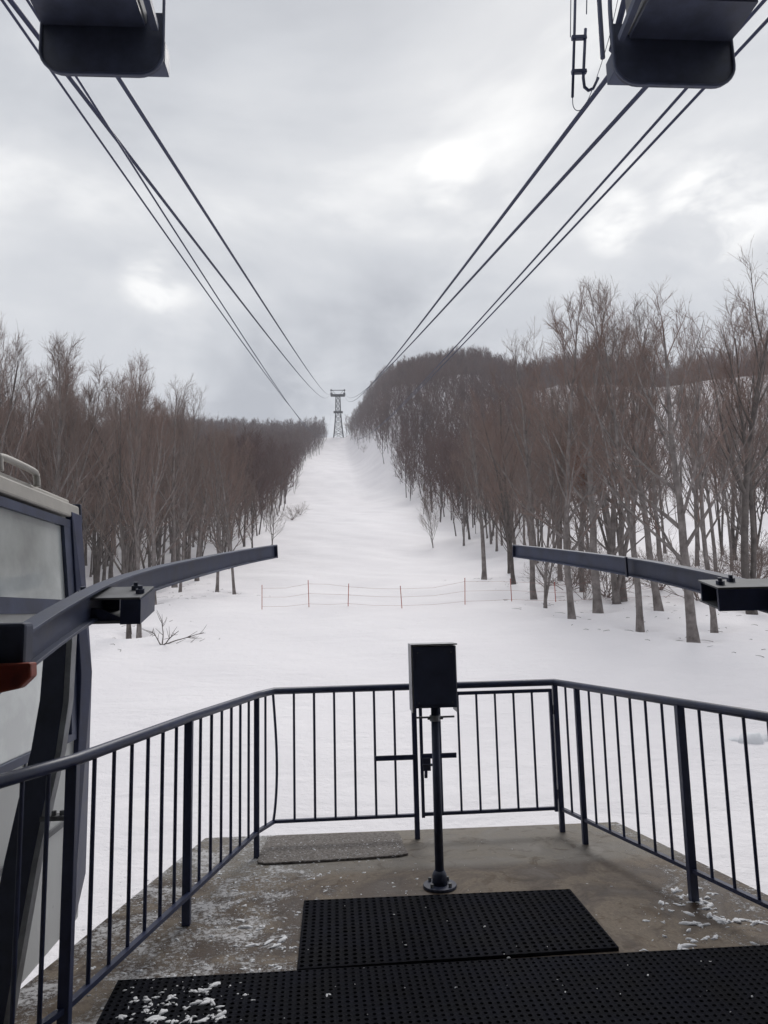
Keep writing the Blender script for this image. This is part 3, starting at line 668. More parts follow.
mb = MB(); z = TZ+TH*0.995
mb.box((TXc-4.7, TY-0.3, z-0.15), (TXc+4.7, TY+0.3, z+0.15))
for sx_ in (-1, 1):
    mb.tube([(TXc+sx_*3.9, TY, TZ+TH*0.9), (TXc+sx_*4.4, TY, z)], 0.16, 4); mb.tube([(TXc+sx_*1.2, TY, TZ+TH*0.9), (TXc+sx_*3.6, TY, z)], 0.12, 4); mb.box((TXc+sx_*4.2-0.5, TY-0.6, z-0.3), (TXc+sx_*4.2+0.5, TY+0.6, z+0.4))
part(mb, 'lifting_frame', M['towersteel'], tower)
for sx_ in (-1, 1):
    mb = MB(); z = TZ+TH*0.93; mb.prism([Vector((TXc+sx_*4.0-0.7, TY-3, z-0.5)), Vector((TXc+sx_*4.0-0.7, TY, z+0.3)), Vector((TXc+sx_*4.0-0.7, TY+3, z-0.3)), Vector((TXc+sx_*4.0-0.7, TY+3, z-0.8)), Vector((TXc+sx_*4.0-0.7, TY-3, z-1.0))], (1.4, 0, 0)); part(mb, 'rope_saddle', M['towersteel'], tower)

# ---------------------------------------------------------------- ropes
def rope(X, pix, r, label, name='track_rope', endz=None):
    P = [on_x(px, py, X) for px, py in pix]
    yy = np.array([p.y for p in P]); zz = np.array([p.z for p in P])
    end = Vector((TXc+(X-0.45)*1.0, TY, endz)); yy = np.append(yy, end.y); zz = np.append(zz, end.z)
    c_ = np.polyfit(yy, zz, 2, w=np.array([8]*(len(P))+[50])) if len(yy) > 3 else np.polyfit(yy, zz, 2)
    ysamp = [-1.0, 4, 8, 12, 16, 22, 30, 40, 55, 75, 100, 140, 180, 230, 280, 340, 400, 440]
    pts = []
    for y in ysamp:
        f = y/440; x = X*(1-f) + end.x*f
        pts.append(Vector((x, y, float(np.polyval(c_, y)))))
    d = float(np.polyval(c_, 440))-endz
    mb = MB(); mb.tube([(p.x, p.y, p.z) for p in pts], r, 8); o = mb.build(name, M['rope'], smooth=True)
    tag(o, label, 'cable'); return c_
zt = TZ+TH*0.95
rope(-3.30, [(117, 77), (154, 138), (230, 256), (285, 340)], 0.038, 'thick inner rope on the left, nearest the middle of the sky', endz=zt)
rope(-4.10, [(62, 75), (120, 145), (205, 256), (262, 332)], 0.038, 'thick outer rope on the left passing behind the top left housing', endz=zt)
rope(-3.86, [(110, 133), (188, 256), (250, 351)], 0.020, 'thin hauling rope on the left crossing the thick outer rope', 'haul_rope', endz=TZ+TH*0.5)
rope(-4.14, [(50, 70), (177, 256), (240, 342)], 0.020, 'thin outermost hauling rope on the far left', 'haul_rope', endz=TZ+TH*0.5)
rope(3.90, [(600, 85), (512, 200), (440, 295)], 0.038, 'thick inner rope on the right, nearest the middle of the sky', endz=zt)
rope(4.70, [(642, 88), (512, 232), (440, 310)], 0.038, 'thick outer rope on the right coming out under the top right housing', endz=zt)
rope(4.16, [(687, 87), (600, 182), (534, 256), (455, 345)], 0.020, 'thin hauling rope on the right, the left one of the lower pair', 'haul_rope', endz=TZ+TH*0.5)
rope(4.44, [(704, 87), (610, 185), (544, 256), (460, 345)], 0.020, 'thin hauling rope on the right, the lowest and rightmost one', 'haul_rope', endz=TZ+TH*0.5)

# ---------------------------------------------------------------- slope fence
FY = 30
fence = thing('safety_fence', (0, FY, H(0, FY)), 'low orange rope fence with thin poles crossing the snow at the foot of the slope', 'fence')
fx = [262, 309, 348, 402, 465, 512, 556, 600, 642, 690]
tops = []
for i, px in enumerate(fx):
    p = on_y(px, 606, FY+0.15*math.sin(i*2.1)); z = H(p.x, p.y); hgt = 1.0+0.12*math.sin(i*1.9)
    lean = 0.05*math.sin(i*3.7)
    mb = MB(); mb.tube([(p.x, p.y, z-0.1), (p.x+lean, p.y, z+hgt)], 0.017, 6); part(mb, 'pole', M['orange'], fence)
    tops.append((p, z, lean, hgt))
for f in (0.12, 0.5, 0.86):
    pts = []
    for i, (p, z, l, h) in enumerate(tops):
        pts.append(Vector((p.x+l*f, p.y, z+h*f)))
        if i < len(tops)-1:
            q = tops[i+1][0]; z2 = tops[i+1][1]; pts.append(Vector(((p.x+q.x)/2, (p.y+q.y)/2, (z+z2)/2+h*f-0.02-0.03*random.random())))
    mb = MB(); mb.tube(pts, 0.0045, 5); part(mb, 'rope', M['netrope'], fence)

# ---------------------------------------------------------------- trees
def rnd_perp(t):
    v = Vector((random.gauss(0, 1), random.gauss(0, 1), random.gauss(0, 1))); v -= t*v.dot(t); return v.normalized()
def branch(mb, p, d, L_, r0, r1, seg, sides, up_bias=0.12, wob=0.12):
    pts = [p.copy()]; rad = [r0]; d = d.normalized()
    for i in range(seg):
        d = (d + Vector((random.gauss(0, wob), random.gauss(0, wob), random.gauss(0, wob)*0.6+up_bias))).normalized()
        p = p + d*(L_/seg); pts.append(p.copy()); rad.append(r0+(r1-r0)*((i+1)/seg))
    mb.tube(pts, rad, sides, cap=False); return pts, rad
def at(pts, f):
    q = f*(len(pts)-1); i = min(int(q), len(pts)-2); return pts[i].lerp(pts[i+1], q-i), (pts[i+1]-pts[i]).normalized()
def make_tree_meshes(seed, h, lean, first=0.3, nl=17, spread=0.62, twin=False, twiggy=1.0):
    random.seed(seed)
    tr, cr = MB(), MB()
    stems = [(Vector((0, 0, -0.3)), Vector((lean, lean*0.4, 1)), h, 0.0125*h)]
    if twin: stems.append((Vector((0.1, 0.0, 0.1)), Vector((-lean*2.2-0.14, 0.10, 1)), h*0.88, 0.009*h))
    for p, d, hh, r in stems:
        pts = [p.copy()]; rad = [r*1.55]; dd = d.normalized(); n = 14; q = p.copy()
        for i in range(n):
            dd = (dd + Vector((random.gauss(0, 0.045), random.gauss(0, 0.045), 0.03))).normalized()
            q = q + dd*(hh/n); pts.append(q.copy()); rad.append(r*max(0.10, (1.12-(i+1)/n)**0.85))
        rad[1] = r*1.08
        tr.tube(pts, rad, 8, cap=False)
        for i in range(nl):
            f = first + (0.97-first)*((i+random.random()*0.8)/nl)
            b, t = at(pts, f); a = i*2.4+random.uniform(-0.6, 0.6)
            el = spread*(1.25-0.75*f)+random.uniform(-0.12, 0.12)
            dv = t*math.cos(el) + Vector((math.cos(a), math.sin(a), 0))*math.sin(el)
            LL = hh*(0.47-0.33*(f-first)/(1-first))*random.uniform(0.65, 1.15)
            rr = np.interp(f*n, range(n+1), rad)*random.uniform(0.34, 0.70)
            bp, br = branch(tr if rr > 0.03 else cr, b, dv, LL, rr, 0.009, 7, 5, 0.075, 0.075)
            for j in range(int(8*twiggy)):
                g_ = 0.22+0.76*(j+random.random())/(8*twiggy); c2, t2 = at(bp, min(g_, 0.99)); L2 = LL*(0.50-0.28*g_)*random.uniform(0.6, 1.2)
                dv2 = (t2 + rnd_perp(t2)*random.uniform(0.5, 0.95)).normalized()
                sp, _ = branch(cr, c2, dv2, L2, max(0.011, rr*(1-g_)*0.55), 0.005, 4, 3, 0.09, 0.12)
                for k in range(int(8*twiggy)):
                    g3 = 0.15+0.85*(k+random.random())/(8*twiggy); c3, t3 = at(sp, min(g3, 0.99)); L3 = random.uniform(0.35, 0.95)*(h/15)
                    dv3 = (t3 + rnd_perp(t3)*random.uniform(0.4, 0.9) + Vector((0, 0, 0.15))).normalized()
                    tp, _ = branch(cr, c3, dv3, L3, 0.0075, 0.004, 2, 3, 0.09, 0.12)
                    for _ in range(2):
                        c4, t4 = at(tp, random.uniform(0.2, 0.9)); dv4 = (t4+rnd_perp(t4)*0.6).normalized(); e = c4+dv4*random.uniform(0.2, 0.5)
                        w = rnd_perp(dv4)*0.0055
                        cr.add([c4-w, c4+w, e+w*0.6, e-w*0.6], [(0, 1, 2, 3)])
    return tr, cr
def mesh_from(mb, name, m, smooth=True):
    me = bpy.data.meshes.new(name); me.from_pydata(mb.v, [], mb.f); me.materials.append(m)
    if smooth: me.polygons.foreach_set('use_smooth', [True]*len(me.polygons))
    return me
VAR = []
specs = [(11, 15, 0.03, 0.20, 18, 0.72, False), (12, 16, -0.04, 0.26, 18, 0.62, False), (13, 14, 0.08, 0.16, 18, 0.78, True), (14, 15.5, -0.02, 0.28, 17, 0.70, False),
         (15, 13.5, 0.05, 0.20, 17, 0.80, False), (16, 15, -0.07, 0.20, 17, 0.66, True), (17, 16.5, 0.02, 0.30, 18, 0.60, False), (18, 12, 0.04, 0.14, 17, 0.80, True),
         (19, 15, 0.06, 0.34, 14, 0.55, True), (20, 14.5, -0.09, 0.24, 15, 0.66, False), (21, 16, 0.0, 0.22, 20, 0.58, True)]
for i, sp in enumerate(specs):
    tr, cr = make_tree_meshes(sp[0], sp[1], sp[2], sp[3], sp[4], sp[5], sp[6], (0.8, 1.0, 0.9)[i % 3]); topz = sorted(v[2] for v in cr.v)[-40]
    bark = M['bark'] if i % 3 != 2 else M['barkdark']; tw = M['twig'] if i % 2 else M['twigred']
    VAR.append((mesh_from(tr, 'trunk', bark), mesh_from(cr, 'crown', tw), topz))
random.seed(99)
SKX = [-60, 0, 60, 100, 150, 200, 240, 325, 350, 400, 440, 470, 500, 530, 560, 600, 640, 680, 710, 735, 768, 850]
SKY_ = [315, 325, 338, 350, 366, 388, 412, 424, 425, 440, 424, 398, 366, 336, 312, 290, 298, 292, 300, 275, 252, 245]
def cap(x, y, hgt, lo=0.72):
    # height that keeps the wood's top line where it stands in the photograph
    z = H(x, y); px, _ = proj((x, y, z+5)); t = float(np.interp(px, SKX, SKY_))
    d = math.hypot(x, y); top = on_y(px, t+8*random.random()-2, y).z - z
    return max(4.5, min(hgt, top*(random.uniform(0.97, 1.10)*(1.24 if px > 728 else 1.12) if x > 0 else random.uniform(0.96, 1.06))))
def plant(x, y, v, hgt, rz, label, group=None, sx=1.0, name='bare_tree', tilt=(0, 0)):
    t, c_, h0 = VAR[v]; s = hgt/h0
    if y < 50: WELLS.append((x, y, 0.45+0.25*random.random(), 0.10+0.12*random.random()))
    o = bpy.data.objects.new(name, None); C.objects.link(o); o.location = (x, y, H(x, y)-0.05)
    o.rotation_euler = (tilt[0], tilt[1], rz); o.scale = (s*sx*0.93, s*sx*0.93, s); o.empty_display_size = 0.3
    tag(o, label, 'tree', group)
    for nm, me in (('trunk', t), ('crown', c_)):
        q = bpy.data.objects.new(nm, me); C.objects.link(q); q.parent = o
    return o
placed = []
GR = 'bare trees at the foot of the right-hand wood'; GL = 'bare trees at the foot of the left-hand wood'
near_R = [ # px, py, variant, height, label, girth, tilt
    (693.6, 641, 0, 13.8, 'stout grey tree standing nearest at the right, below the guide rail bracket', 1.15, 0.02),
    (714, 630, 3, 11.0, 'slim tree just right of the stoutest front tree, behind the bracket', 0.8, 0.0),
    (640, 631, 6, 14.6, 'straight pale trunk standing left of the stoutest front tree', 0.85, -0.03),
    (598, 613, 1, 14.6, 'grey tree with a swollen foot, middle of the right front row', 1.05, 0.0),
    (571.5, 618, 4, 13.6, 'slender pale tree leaning left in the right front row', 0.85, -0.07),
    (534, 599, 3, 13.2, 'grey trunk rooted beyond the far end of the right guide rail', 0.95, 0.02),
    (545.5, 606, 7, 10.0, 'thin crooked young tree beside the right guide rail end', 0.6, -0.09),
    (514, 583, 2, 13.5, 'dark leaning tree just left of the right guide rail end', 0.8, -0.06),
    (484, 579, 3, 13.0, 'dark double trunk tree at the right edge of the open slope', 1.1, 0.02),
    (617, 602, 7, 12.5, 'dark forked trunk in the right wood behind the swollen-foot tree', 1.1, 0.0),
    (623, 599, 6, 14.2, 'tall dark trunk close beside the forked one in the right wood', 0.9, 0.01),
    (659, 609, 1, 14.8, 'grey trunk seen under the right guide rail, right of the straight pale trunk', 0.95, -0.03),
    (560, 581, 4, 14.2, 'grey tree behind the right guide rail near its tip', 0.9, -0.02),
    (433, 548, 7, 8.0, 'small thin tree leaning out over the right side of the slope', 0.6, -0.15),
    (752, 612, 8, 15.5, 'wide spreading dark tree at the far right edge', 1.0, 0.05),
]
for px, py, v, hh, lb, sx_, tl in near_R:
    p = hit(px, py); placed.append((p.x, p.y)); plant(p.x, p.y, v, 0.93*cap(p.x, p.y, hh), random.uniform(0, 6.28), lb, GR, sx_, tilt=(0, tl))
near_L = [
    (129, 635, 5, 11.5, 'left one of two thin trunks just under the left bracket', 0.7, 0.03),
    (139, 635, 6, 12.0, 'right one of two thin trunks just under the left bracket', 0.7, 0.0),
    (154, 604, 0, 13.0, 'grey trunk behind the middle of the left guide rail', 1.0, 0.0),
    (180, 592, 1, 12.2, 'thin trunk under the left guide rail, left of a stouter pair', 0.6, -0.02),
    (217, 592, 3, 12.6, 'grey trunk under the left guide rail, left one of a pair by the slope', 0.8, 0.03),
    (234.5, 594, 4, 11.8, 'grey trunk under the tip of the left guide rail, right one of the pair', 0.8, 0.05),
    (94, 600, 2, 14.0, 'pale forked tree beside the corner of the cabin', 1.1, 0.0),
    (197, 581, 6, 12.0, 'thick brown trunk behind the left guide rail, deeper in the wood', 1.1, 0.0),
    (272, 545, 7, 7.5, 'small twisted tree leaning over the left edge of the open slope', 0.8, 0.12),
]
for px, py, v, hh, lb, sx_, tl in near_L:
    p = hit(px, py); placed.append((p.x, p.y)); plant(p.x, p.y, v, 0.93*cap(p.x, p.y, hh), random.uniform(0, 6.28), lb, GL, sx_, tilt=(0, tl))

def edgeL(y): return float(np.interp(y, [20, 30, 45, 70, 156, 290, 440, 900], [-9, -9.5, -9.5, -9.5, -11, -13, -6, -6]) + 1.2*math.sin(y*0.21)+0.8*math.sin(y*0.53+1))
def edgeR(y): return float(np.interp(y, [20, 30, 45, 70, 156, 290, 440, 900], [10, 10.5, 13.5, 15, 15.5, 16, 8, 8]) + 1.2*math.sin(y*0.19+2)+0.8*math.sin(y*0.47))
cell = {}
def free(x, y, r):
    i, j = int(x//5), int(y//5)
    for a in range(i-1, i+2):
        for b in range(j-1, j+2):
            for q in cell.get((a, b), ()):
                if (q[0]-x)**2+(q[1]-y)**2 < r*r: return False
    return True
def put(x, y): cell.setdefault((int(x//5), int(y//5)), []).append((x, y))
for p in placed: put(*p)
cand = []
tries = 0
while tries < 26000:
    tries += 1
    y = random.uniform(31, 120); x = random.uniform(-0.66*y-6, 0.74*y+6)
    if x < 0:
        if x > edgeL(y): continue
        if y < 37 and x > -13: continue
        r = 1.9 + 1.0*random.random()
    else:
        if x < edgeR(y): continue
        if y < 36: continue
        if y > 62 and x > 0.33*y: continue
        if x > 0.33*y and y > 62-20*random.random(): continue
        r = (1.9 if x < 0.29*y else 2.9) + 1.6*random.random()
    if not free(x, y, r): continue
    put(x, y); cand.append((x, y))
cand.sort(key=lambda p: math.hypot(*p))
NI = 274
for k, (x, y) in enumerate(cand[:NI]):
    L_ = x < 0
    hh = random.uniform(12.0, 15.2) if L_ else random.uniform(12.4, 15.8)
    if random.random() < 0.14: hh *= 0.68
    # trees right beside the slope grow lower
    e = abs(x-(edgeL(y) if L_ else edgeR(y)))
    if e < 4: hh *= 0.84
    hh = cap(x, y, hh*1.1)
    plant(x, y, random.randrange(11), hh, random.uniform(0, 6.28),
          'slender bare tree deep among others in the left-hand wood' if L_ else 'slender bare tree deep among others in the right-hand wood',
          'bare trees inside the left wood' if L_ else 'bare trees inside the right wood', random.uniform(0.6, 0.92),
          tilt=(random.gauss(0, 0.03), random.gauss(0, 0.03)))
rest = cand[NI:]
# a tree that kept its dead leaves
p = hit(598, 597); px_ = CAM+(ray(600, 455))*((p-CAM).length*1.0)
lt = plant(p.x, p.y+2, 4, 11.5, 1.0, 'bare tree in the right wood still holding clumps of russet dead leaves', GR, 0.8)
mbL = MB(); _lz = (on_y(600, 458, p.y+2).z-H(p.x, p.y+2))/(11.5/VAR[4][2])
for _ in range(2300):
    f = random.choice([(0, 0, 0, 1.0), (0.9, 0.2, -0.5, 0.8), (-1.0, 0.3, 0.6, 0.55), (0.4, -0.3, -1.5, 0.6), (1.6, 0, -0.9, .4)])
    cc = Vector((f[0]+random.gauss(0, 0.5*f[3]), f[1]+random.gauss(0, 0.5), _lz+f[2]+random.gauss(0, 0.30*f[3])))
    d1 = rnd_perp(Vector((0, 0, 1)))*0.05; d2 = rnd_perp(d1.normalized())*0.045
    mbL.add([cc-d1, cc+d2, cc+d1, cc-d2], [(0, 1, 2, 3)])
me = mesh_from(mbL, 'dead_leaves', M['leaf'], False); q = bpy.data.objects.new('dead_leaves', me); C.objects.link(q); q.parent = lt

# far woods: light trees, merged, one per wood
def light_tree(seed, h=13.0, quads=270):
    rs = np.random.default_rng(seed); vs = []; fs = []; mi = []
    def quad(a, b, wa, wb, m):
        d = b-a; d = d/np.linalg.norm(d); w = np.cross(d, rs.normal(size=3)); w /= np.linalg.norm(w)
        o = len(vs); vs.extend([a-w*wa, a+w*wa, b+w*wb, b-w*wb]); fs.append((o, o+1, o+2, o+3)); mi.append(m)
    def stem(a, b, ra, rb):
        o = len(vs)
        for p, r in ((a, ra), (b, rb)):
            for k in range(3): vs.append(p+np.array([math.cos(k*2.094), math.sin(k*2.094), 0])*r)
        for k in range(3): fs.append((o+k, o+(k+1) % 3, o+3+(k+1) % 3, o+3+k)); mi.append(0)
    p0 = np.array([0, 0, -0.4]); ax = [p0]
    for i in range(4): ax.append(ax[-1]+np.array([rs.normal()*0.22, rs.normal()*0.22, h/4]))
    for i in range(4): stem(ax[i], ax[i+1], 0.125*(1-i*0.22), 0.125*(1-(i+1)*0.22))
    nl = 16
    for i in range(nl):
        f = 0.20+0.76*(i+rs.random())/nl; q = f*4; k = min(int(q), 3); b = ax[k]*(1-(q-k))+ax[k+1]*(q-k)
        a = i*2.4+rs.normal()*0.4; L_ = h*(0.34-0.22*(f-.20)/.76)*rs.uniform(0.7, 1.2); el = 0.75-0.45*f
        d = np.array([math.cos(a)*math.sin(el), math.sin(a)*math.sin(el), math.cos(el)])
        m_ = b+d*L_*0.5; e = m_+(d+np.array([0, 0, 0.25]))*L_*0.5
        quad(b, m_, 0.055, 0.035, 1); quad(m_, e, 0.035, 0.015, 1)
        for j in range(int(quads/nl)):
            t = rs.uniform(0.2, 1.0); s = b+(e-b)*t; dd = d+rs.normal(size=3)*0.5; dd[2] += 0.25; dd /= np.linalg.norm(dd)
            quad(s, s+dd*rs.uniform(0.6, 1.7), 0.036, 0.014, 1)
    return np.array(vs), np.array(fs), np.array(mi)
LT = [light_tree(50+i) for i in range(7)]
def wood(name, pts, label, mats, hr=(10.5, 14.5)):
    V_, F_, I_ = [], [], []; off = 0
    for (x, y) in pts:
        v, f, mi = LT[random.randrange(7)]; hh = random.uniform(*hr); hh = cap(x, y, hh) if y < 130 else hh; hh *= (random.uniform(0.35, 0.7) if random.random() < (0.45 if (edgeL(y)-x if x < 0 else x-edgeR(y)) < 4 else 0.1) else 1); s = hh/14.2; a = random.uniform(0, 6.28); ca, sa = math.cos(a), math.sin(a)
        tx, ty = random.gauss(0, 0.04), random.gauss(0, 0.04)
        vv = np.stack([(v[:, 0]*ca-v[:, 1]*sa)*s+x+tx*v[:, 2], (v[:, 0]*sa+v[:, 1]*ca)*s+y+ty*v[:, 2], v[:, 2]*s+H(x, y)], 1)
        V_.append(vv); F_.append(f+off); I_.append(mi); off += len(v)
    me = np_mesh(name, np.concatenate(V_), np.concatenate(F_), np.concatenate(I_))
    for m in mats: me.materials.append(m)
    o = bpy.data.objects.new(name, me); C.objects.link(o); tag(o, label, 'wood', kind='stuff'); return o
left, right, ridge = [p for p in rest if p[0] < 0], [p for p in rest if p[0] >= 0], []
tries = 0
while tries < 80000:
    tries += 1
    y = random.uniform(88, 475) if random.random() < 0.8 else random.uniform(88, 200)
    x = random.uniform(-0.42*y-10, 0.80*y)
    if x < 0:
        if x > edgeL(y) or x < -150: continue
        if not free(x, y, 1.9+0.9*random.random()+y*0.001): continue
        put(x, y); left.append((x, y))
    else:
        if x < edgeR(y): continue
        rat = x/y
        if rat < 0.31+0.02*math.sin(y*0.05):
            if x > 130: continue
        elif y > 262 + 20*math.sin(x*0.05): pass
        else:
            if random.random() > 0.012: continue
        if not free(x, y, 1.9+0.9*random.random()+y*0.001): continue
        put(x, y); (ridge if rat >= 0.31 else right).append((x, y))
print('trees', len(cand), 'left', len(left), 'right', len(right), 'ridge', len(ridge))
M['farbark'] = mat('far_bark', (0.15, 0.13, 0.125), 0.9, spec=0.1); M['fartwig'] = mat('far_twigs', (0.115, 0.082, 0.080), 0.9, vscale=0.05, col2=(0.175, 0.124, 0.112), spec=0.1)
wood('woodland', left, 'dense brown bare wood climbing the hill left of the slope', [M['farbark'], M['fartwig']])
wood('woodland', right, 'dense dark bare wood covering the hill right of the slope', [M['farbark'], M['fartwig']])
wood('woodland', ridge, 'dark line of bare wood on the far snowy ridge at the right', [M['farbark'], M['fartwig']])

# ---------------------------------------------------------------- shrubs and a fallen branch
def shrub_mesh(seed, h, n, flat=0.0):
    random.seed(seed); mb = MB()
    for i in range(n):
        a = random.uniform(0, 6.28); el = random.uniform(0.3, 1.2)+flat
        d = Vector((math.cos(a)*math.sin(el), math.sin(a)*math.sin(el), math.cos(el)))
        pts, rd = branch(mb, Vector((random.gauss(0, .06), random.gauss(0, .06), -0.05)), d, h*random.uniform(0.6, 1.1), 0.016, 0.006, 5, 4, 0.05, 0.16)
        for j in range(6):
            c2, t2 = at(pts, random.uniform(0.25, 0.98)); sp, _ = branch(mb, c2, (t2+rnd_perp(t2)*0.8).normalized(), h*random.uniform(0.2, 0.45), 0.008, 0.004, 3, 3, 0.05, 0.18)
            for k in range(3):
                c3, t3 = at(sp, random.uniform(0.3, 0.98)); branch(mb, c3, (t3+rnd_perp(t3)*0.8).normalized(), h*0.15, 0.005, 0.003, 2, 3, 0.05, 0.2)
    return mesh_from(mb, 'twigs', M['twig'])
SH = [shrub_mesh(70+i, 1.6, 9+3*i) for i in range(3)]
random.seed(5)
sh = [(600, 565, 2.6, 'bare twiggy shrub bent over between the right front trunks'), (482, 512, 2.4, 'feathery shrub standing out on the snow right of the slope'), (660, 590, 2.0, 'low bare shrub under the right guide rail'),
      (758, 585, 2.6, 'bare shrub at the right edge above the bracket'), (300, 515, 2.2, 'bowed brown shrub at the left edge of the slope'), (292, 520, 2.4, 'bare shrub spreading onto the slope from the left wood'),
      (364, 452, 3.2, 'pale shrub beside the tower foot on the right'),
      (735, 600, 1.8, 'little shrub behind the right bracket')]
for i, (px, py, s, lb) in enumerate(sh):
    p = hit(px, py)
    if p is None: continue
    o = bpy.data.objects.new('bare_shrub', SH[i % 3]); C.objects.link(o); o.location = (p.x, p.y, H(p.x, p.y)); o.rotation_euler = (0.2, 0.1, random.uniform(0, 6)); o.scale = (s/1.6,)*3
    tag(o, lb, 'shrub', 'bare shrubs along the slope')
for i in range(16):
    p = hit(random.uniform(545, 765), random.uniform(558, 602)); s = random.uniform(1.2, 2.3)
    o = bpy.data.objects.new('bare_shrub', SH[i % 3]); C.objects.link(o); o.location = (p.x, p.y, H(p.x, p.y)); o.rotation_euler = (random.uniform(-.3, .3), 0.1, random.uniform(0, 6)); o.scale = (s/1.6,)*3
    tag(o, 'fine low brush among the trunk feet of the right-hand wood', 'shrub', 'brush under the right wood')
random.seed(8)
mb = MB(); p = hit(162, 645); d = (hit(205, 636)-p)
for (dx, dy, dz, l) in ((0.9, 0.4, 0.35, 1.9), (0.2, 0.3, 0.8, 1.2), (-0.7, 0.2, 0.5, 0.9), (0.6, -0.2, 0.6, 1.3), (1, 0.2, 0.15, 1.6)):
    pts, _ = branch(mb, p+Vector((0, 0, -0.03)), Vector((dx, dy, dz)), l*0.75, 0.022, 0.008, 6, 5, -0.02, 0.14)
    for j in range(6):
        c2, t2 = at(pts, random.uniform(0.3, 0.98)); sp_, _ = branch(mb, c2, (t2+rnd_perp(t2)*0.7).normalized(), 0.4, 0.010, 0.004, 3, 4, 0.04, 0.15)
o = mb.build('fallen_branch', M['barkdark'], smooth=True); tag(o, 'dead forked branch sticking out of the snow near the left guide rail', 'branch')
random.seed(21); mb = MB()
for wx, wy, wr, wd in list(WELLS):
    if wy > 48: continue
    for _ in range(14):
        x, y = wx+random.gauss(0, 1.1), wy+random.gauss(0, 1.3)-0.3; z = H(x, y)+0.012; a = random.uniform(0, 3.14); l = random.uniform(0.06, 0.45)
        mb.tube([(x, y, z), (x+math.cos(a)*l*0.5, y+math.sin(a)*l*0.5, H(x+math.cos(a)*l*0.5, y+math.sin(a)*l*0.5)+0.03*random.random()+0.01), (x+math.cos(a+0.3)*l, y+math.sin(a+0.3)*l, H(x+math.cos(a)*l, y+math.sin(a)*l)+0.012)], [0.007, 0.006, 0.003], 4)
o = mb.build('twig_litter', M['barkdark']); tag(o, 'broken twigs lying on the snow under the trees', 'twigs', kind='stuff')
# snow lump thrown up beyond the right railing
p = hit(752, 742); mb = MB(); random.seed(3)
for (dx, dy, s) in ((0, 0, 0.26), (-0.28, 0.12, 0.17), (0.24, 0.1, 0.2)): lump(mb, (p.x+dx, p.y+dy, p.z-0.05), s, s*0.8, s*0.75, dx*5)
o = mb.build('snow_clod', M['snowbit'], smooth=True); tag(o, 'lump of piled snow lying beyond the right railing', 'snow clod')

# ---------------------------------------------------------------- snow surface
xs = axis(np.concatenate([np.linspace(-1200, -260, 12), np.linspace(-250, -60, 30), np.linspace(-58, -14, 34), np.linspace(-13.5, 20, 150), np.linspace(20.5, 60, 50), np.linspace(62, 260, 50), np.linspace(270, 1200, 12)]))
ys = axis(np.concatenate([np.linspace(-1200, -50, 12), np.linspace(-40, 4, 16), np.linspace(5, 60, 260), np.linspace(60.5, 130, 90), np.linspace(132, 480, 120), np.linspace(490, 1200, 20)]))
GX, GY = np.meshgrid(xs, ys); GZ = height(GX, GY)
for wx, wy, wr, wd in WELLS:
    d2 = (GX-wx)**2+(GY-wy)**2; GZ = GZ - wd*np.exp(-d2/(wr*wr)) + 0.35*wd*np.exp(-(np.sqrt(d2)-1.7*wr)**2/(0.5*wr*wr))
me = grid_mesh('snow_ground', GX, GY, GZ); me.materials.append(M['snow'])
me.polygons.foreach_set('use_smooth', [True]*len(me.polygons))
g = bpy.data.objects.new('snow_ground', me); C.objects.link(g)
tag(g, 'white snow field and ski slope climbing to the tower', 'snow', kind='structure'); 
del g['category']


# ---------------------------------------------------------------- the station over and behind the camera
st = thing('station_building', (0.6, -4, 0), 'grey ropeway station roof and walls behind the viewpoint', 'building')
mb = MB(); mb.box((-8.5, -14, 6.6), (9.7, 2.2, 6.95)); part(mb, 'roof', M['stationroof'], st)
mb = MB(); mb.box((-8.5, -14.3, -4), (9.7, -14.02, 6.59)); part(mb, 'wall', M['stationwall'], st)
mb = MB(); mb.box((-8.8, -14.3, -4), (-8.52, 2.2, 6.59)); part(mb, 'wall', M['stationwall'], st)
mb = MB(); mb.box((9.72, -14.3, -4), (10.0, 2.2, 6.59)); part(mb, 'wall', M['stationwall'], st)

# ---------------------------------------------------------------- light
SUN_EL, SUN_AZ = 48, 18      # azimuth measured from +Y towards +X
w = bpy.data.worlds.new('World'); S.world = w; w.use_nodes = True; nt = w.node_tree; n = nt.nodes; L = nt.links
bg = n['Background']; bg.inputs['Strength'].default_value = 0.10
sky = n.new('ShaderNodeTexSky'); sky.sky_type = 'NISHITA'; sky.sun_disc = False; sky.sun_elevation = R(SUN_EL); sky.sun_rotation = R(SUN_AZ)
tc = n.new('ShaderNodeTexCoord'); sep = n.new('ShaderNodeSeparateXYZ'); L.new(tc.outputs['Generated'], sep.inputs[0])
def mt(op, a, b=None, clamp=False):
    q = n.new('ShaderNodeMath'); q.operation = op; q.use_clamp = clamp
    for i, v in enumerate((a, b)):
        if v is None: continue
        if isinstance(v, (int, float)): q.inputs[i].default_value = v
        else: L.new(v, q.inputs[i])
    return q.outputs[0]
zz = mt('ADD', mt('MAXIMUM', sep.outputs['Z'], 0.0), 0.22)
cx = mt('DIVIDE', sep.outputs['X'], zz); cy = mt('DIVIDE', sep.outputs['Y'], zz)
cmb = n.new('ShaderNodeCombineXYZ'); L.new(cx, cmb.inputs[0]); L.new(cy, cmb.inputs[1]); cmb.inputs[2].default_value = 3.7
nz = n.new('ShaderNodeTexNoise'); nz.inputs['Scale'].default_value = 1.25; nz.inputs['Detail'].default_value = 7; nz.inputs['Roughness'].default_value = 0.52; nz.inputs['Distortion'].default_value = 0.5
L.new(cmb.outputs[0], nz.inputs['Vector'])
